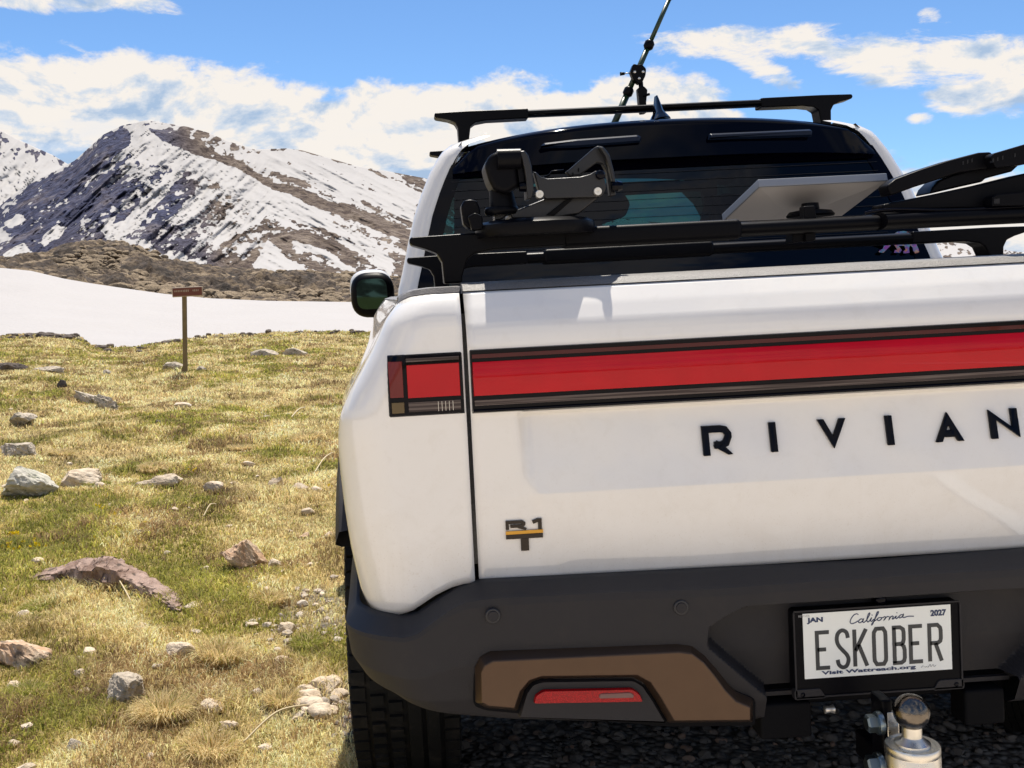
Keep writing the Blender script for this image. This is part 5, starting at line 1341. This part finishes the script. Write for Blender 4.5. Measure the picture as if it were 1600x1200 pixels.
for X_ in lx:
    f_ = (X_-a0[0])/(b0[0]-a0[0]); zc = a0[2]+(b0[2]-a0[2])*f_; rz = .0185
    for k in range(n):
        t = 2*math.pi*k/n; V.append((X_, .20+.045*math.cos(t), zc+rz*math.copysign(abs(math.sin(t))**.75, math.sin(t))))
tb.add(V, [(i*n+k, i*n+(k+1) % n, (i+1)*n+(k+1) % n, (i+1)*n+k) for i in range(7) for k in range(n)]+[tuple(range(n)), tuple(range(7*n, 8*n))]).build('padded_bar', blackm, ra, autos=40)
cb = [P(u, v, Y1-.03) for u, v in [(1352,333),(1366,330),(1400,327),(1480,328),(1560,325),(1620,322)]]; MB().tube(spline(cb, 5), .0032, 8).build('cable', gloss, ra, smooth=True)

# pole with clamps behind the cab roof
Yp = 1.98; a = np.array(P(962, 188, Yp)); b = np.array(P(1046, -2, Yp)); d = (b-a)
pole = truck_thing('green_pole', 'thin dark green telescopic pole slanting up from a clamp on the roof bar', 'pole', tuple(a-d*.1))
MB().tube([a-d*.12, a+d*.20], [.0125, .0125], 16).build('lower_tube', greenp, pole, smooth=True)
MB().tube([a+d*.20, a+d*.60], [.0105, .0105], 16).build('middle_tube', greenp, pole, smooth=True)
MB().tube([a+d*.60, b], [.0085, .0085], 16).build('upper_tube', greenp, pole, smooth=True)
for k_ in (.235, .62): MB().tube([a+d*(k_-.035), a+d*(k_-.02), a+d*(k_+.02), a+d*(k_+.035)], [.013, .019, .019, .013], 8).build('tube_collar', blackm, pole, autos=50)
MB().tube([b, b+d*.03], [.012, .008], 12).build('end_cap', pbr('dark_red_cap', (.12, .02, .02), .4), pole, smooth=True)
cl = truck_thing('pole_clamp', 'black double clamp joining the green pole to the roof bar', 'clamp', P(1003, 168, Yp))
pxprism('clamp_jaw', rounded([(985,112),(990,99),(996,101),(1003,100),(1010,107),(1009,118),(1003,130),(998,131),(990,124)], 3), Yp-.045, Yp-.012, blackm, cl, .003)
MB().tube([P(1001, 128, Yp-.03), P(1003, 150, Yp-.03)], .009, 12).build('clamp_stem', blackm, cl, smooth=True)
pxprism('lower_jaw', rounded([(997,137),(1006,134),(1012,140),(1010,160),(1011,176),(1002,177),(999,160)], 2), Yp-.05, Yp-.01, blackm, cl, .003)
MB().tube([P(1005, 150, Yp-.05), P(1015, 147, Yp-.05)], .005, 8).build('wing_screw', blackm, cl, smooth=True)
MB().tube([P(984, 114, Yp-.03), P(975, 115, Yp-.03)], .0022, 8).build('lever_rod', silver, cl, smooth=True)
MB().tube([P(976, 115, Yp-.03), P(969, 115.5, Yp-.03)], [.005, .007], 10).build('lever_knob', blackm, cl, smooth=True)
for (u, v) in ((992,112.5), (1005,112), (999,122.5)):
    q = P(u, v, Yp-.047); MB().lathe((q[0], Yp-.048, q[2]), [(0, 0), (.0045, 0), (.0055, .002), (.0055, .005)], 'Y', 12).build('rivet', silver, cl, smooth=True)

# ================================================================== TOW HITCH
q = P(1424, 1165, -.22); Yh = -.22
th = truck_thing('tow_ball_mount', 'worn steel tow ball on a polished aluminium drop mount under the licence plate', 'tow hitch', (q[0], Yh, q[2]-.25))
bc_ = P(1424, 1112, Yh); s_h = F/(Yh+2.01)
rb = 28.5/s_h
prof = [(rb*math.cos(t), rb*math.sin(t)) for t in np.linspace(-1.0, math.pi/2, 26)]; prof[-1] = (0, rb)
MB().lathe((bc_[0], Yh, bc_[2]), prof, 'Z', 48).build('tow_ball', chrome, th, smooth=True)
zt0 = bc_[2]-rb*.80; zn = bc_[2]-rb-.013
MB().lathe((bc_[0], Yh, 0), [(.0165, zt0), (.0165, zn), (.020, zn-.004), (.030, zn-.010), (.031, zn-.016)], 'Z', 40).build('ball_neck', alu, th, autos=40)
MB().lathe((bc_[0], Yh, 0), [(.0, zn-.013), (.038, zn-.014), (.0385, zn-.0135), (.0445, zn-.0135), (.046, zn-.016), (.046, zn-.026), (.0452, zn-.0275), (.0452, zn-.029), (.046, zn-.0305), (.046, zn-.22), (0, zn-.22)], 'Z', 64).build('aluminium_block', alu, th, autos=35)
MB().prism(rounded([(bc_[0]-.012, zn-.052), (bc_[0]+.02, zn-.056), (bc_[0]+.028, zn-.052), (bc_[0]+.028, zn-.10), (bc_[0]-.012, zn-.10)], .003), Yh-.048, Yh-.03).build('lock_recess', gloss, th, bevel=.001)
MB().box((bc_[0]+.03, Yh+.13, zn-.12), (.051, .26, .051)).build('shank', blackm, th, bevel=.004)
a = P(1386, 1094, Yh+.06); MB().box((a[0], Yh+.085, a[2]-.13), (.020, .05, .26)).build('side_channel', blackm, th, bevel=.004)
a = P(1399, 1116, Yh+.05); MB().box((a[0], Yh+.065, a[2]-.12), (.022, .012, .24)).build('channel_face', alu, th, bevel=.002)
for v_ in (1132, 1196):
    a = P(1366, v_, Yh+.05); MB().lathe((a[0]-.013, Yh+.055, a[2]), [(.0, 0), (.012, 0), (.0165, .003), (.0165, .017), (.019, .018), (.019, .026)], 'X', 6).build('hex_bolt', zinc, th, autos=25)
    MB().lathe((a[0]+.006, Yh+.055, a[2]), [(.0, 0), (.020, 0), (.021, .003), (.021, .009)], 'X', 28).build('bolt_washer', zinc, th, autos=25)

# painted line on the lot behind the camera (mirrored in the tailgate)
xa = np.linspace(-.85, 3.4, 30)
vs = []
for y_ in xa:
    for dx in (0, .11): vs.append((2.38+dx, y_, float(G(2.38+dx, y_))+.012))
fs = [(i*2, i*2+1, i*2+3, i*2+2) for i in range(len(xa)-1)]
o = obj('parking_line', vs, fs, pbr('line_paint', (.75, .73, .68), .7, dirt=(.3, .27, .22), dirtamt=.9, dscale=6), None); tag(o, kind='structure')
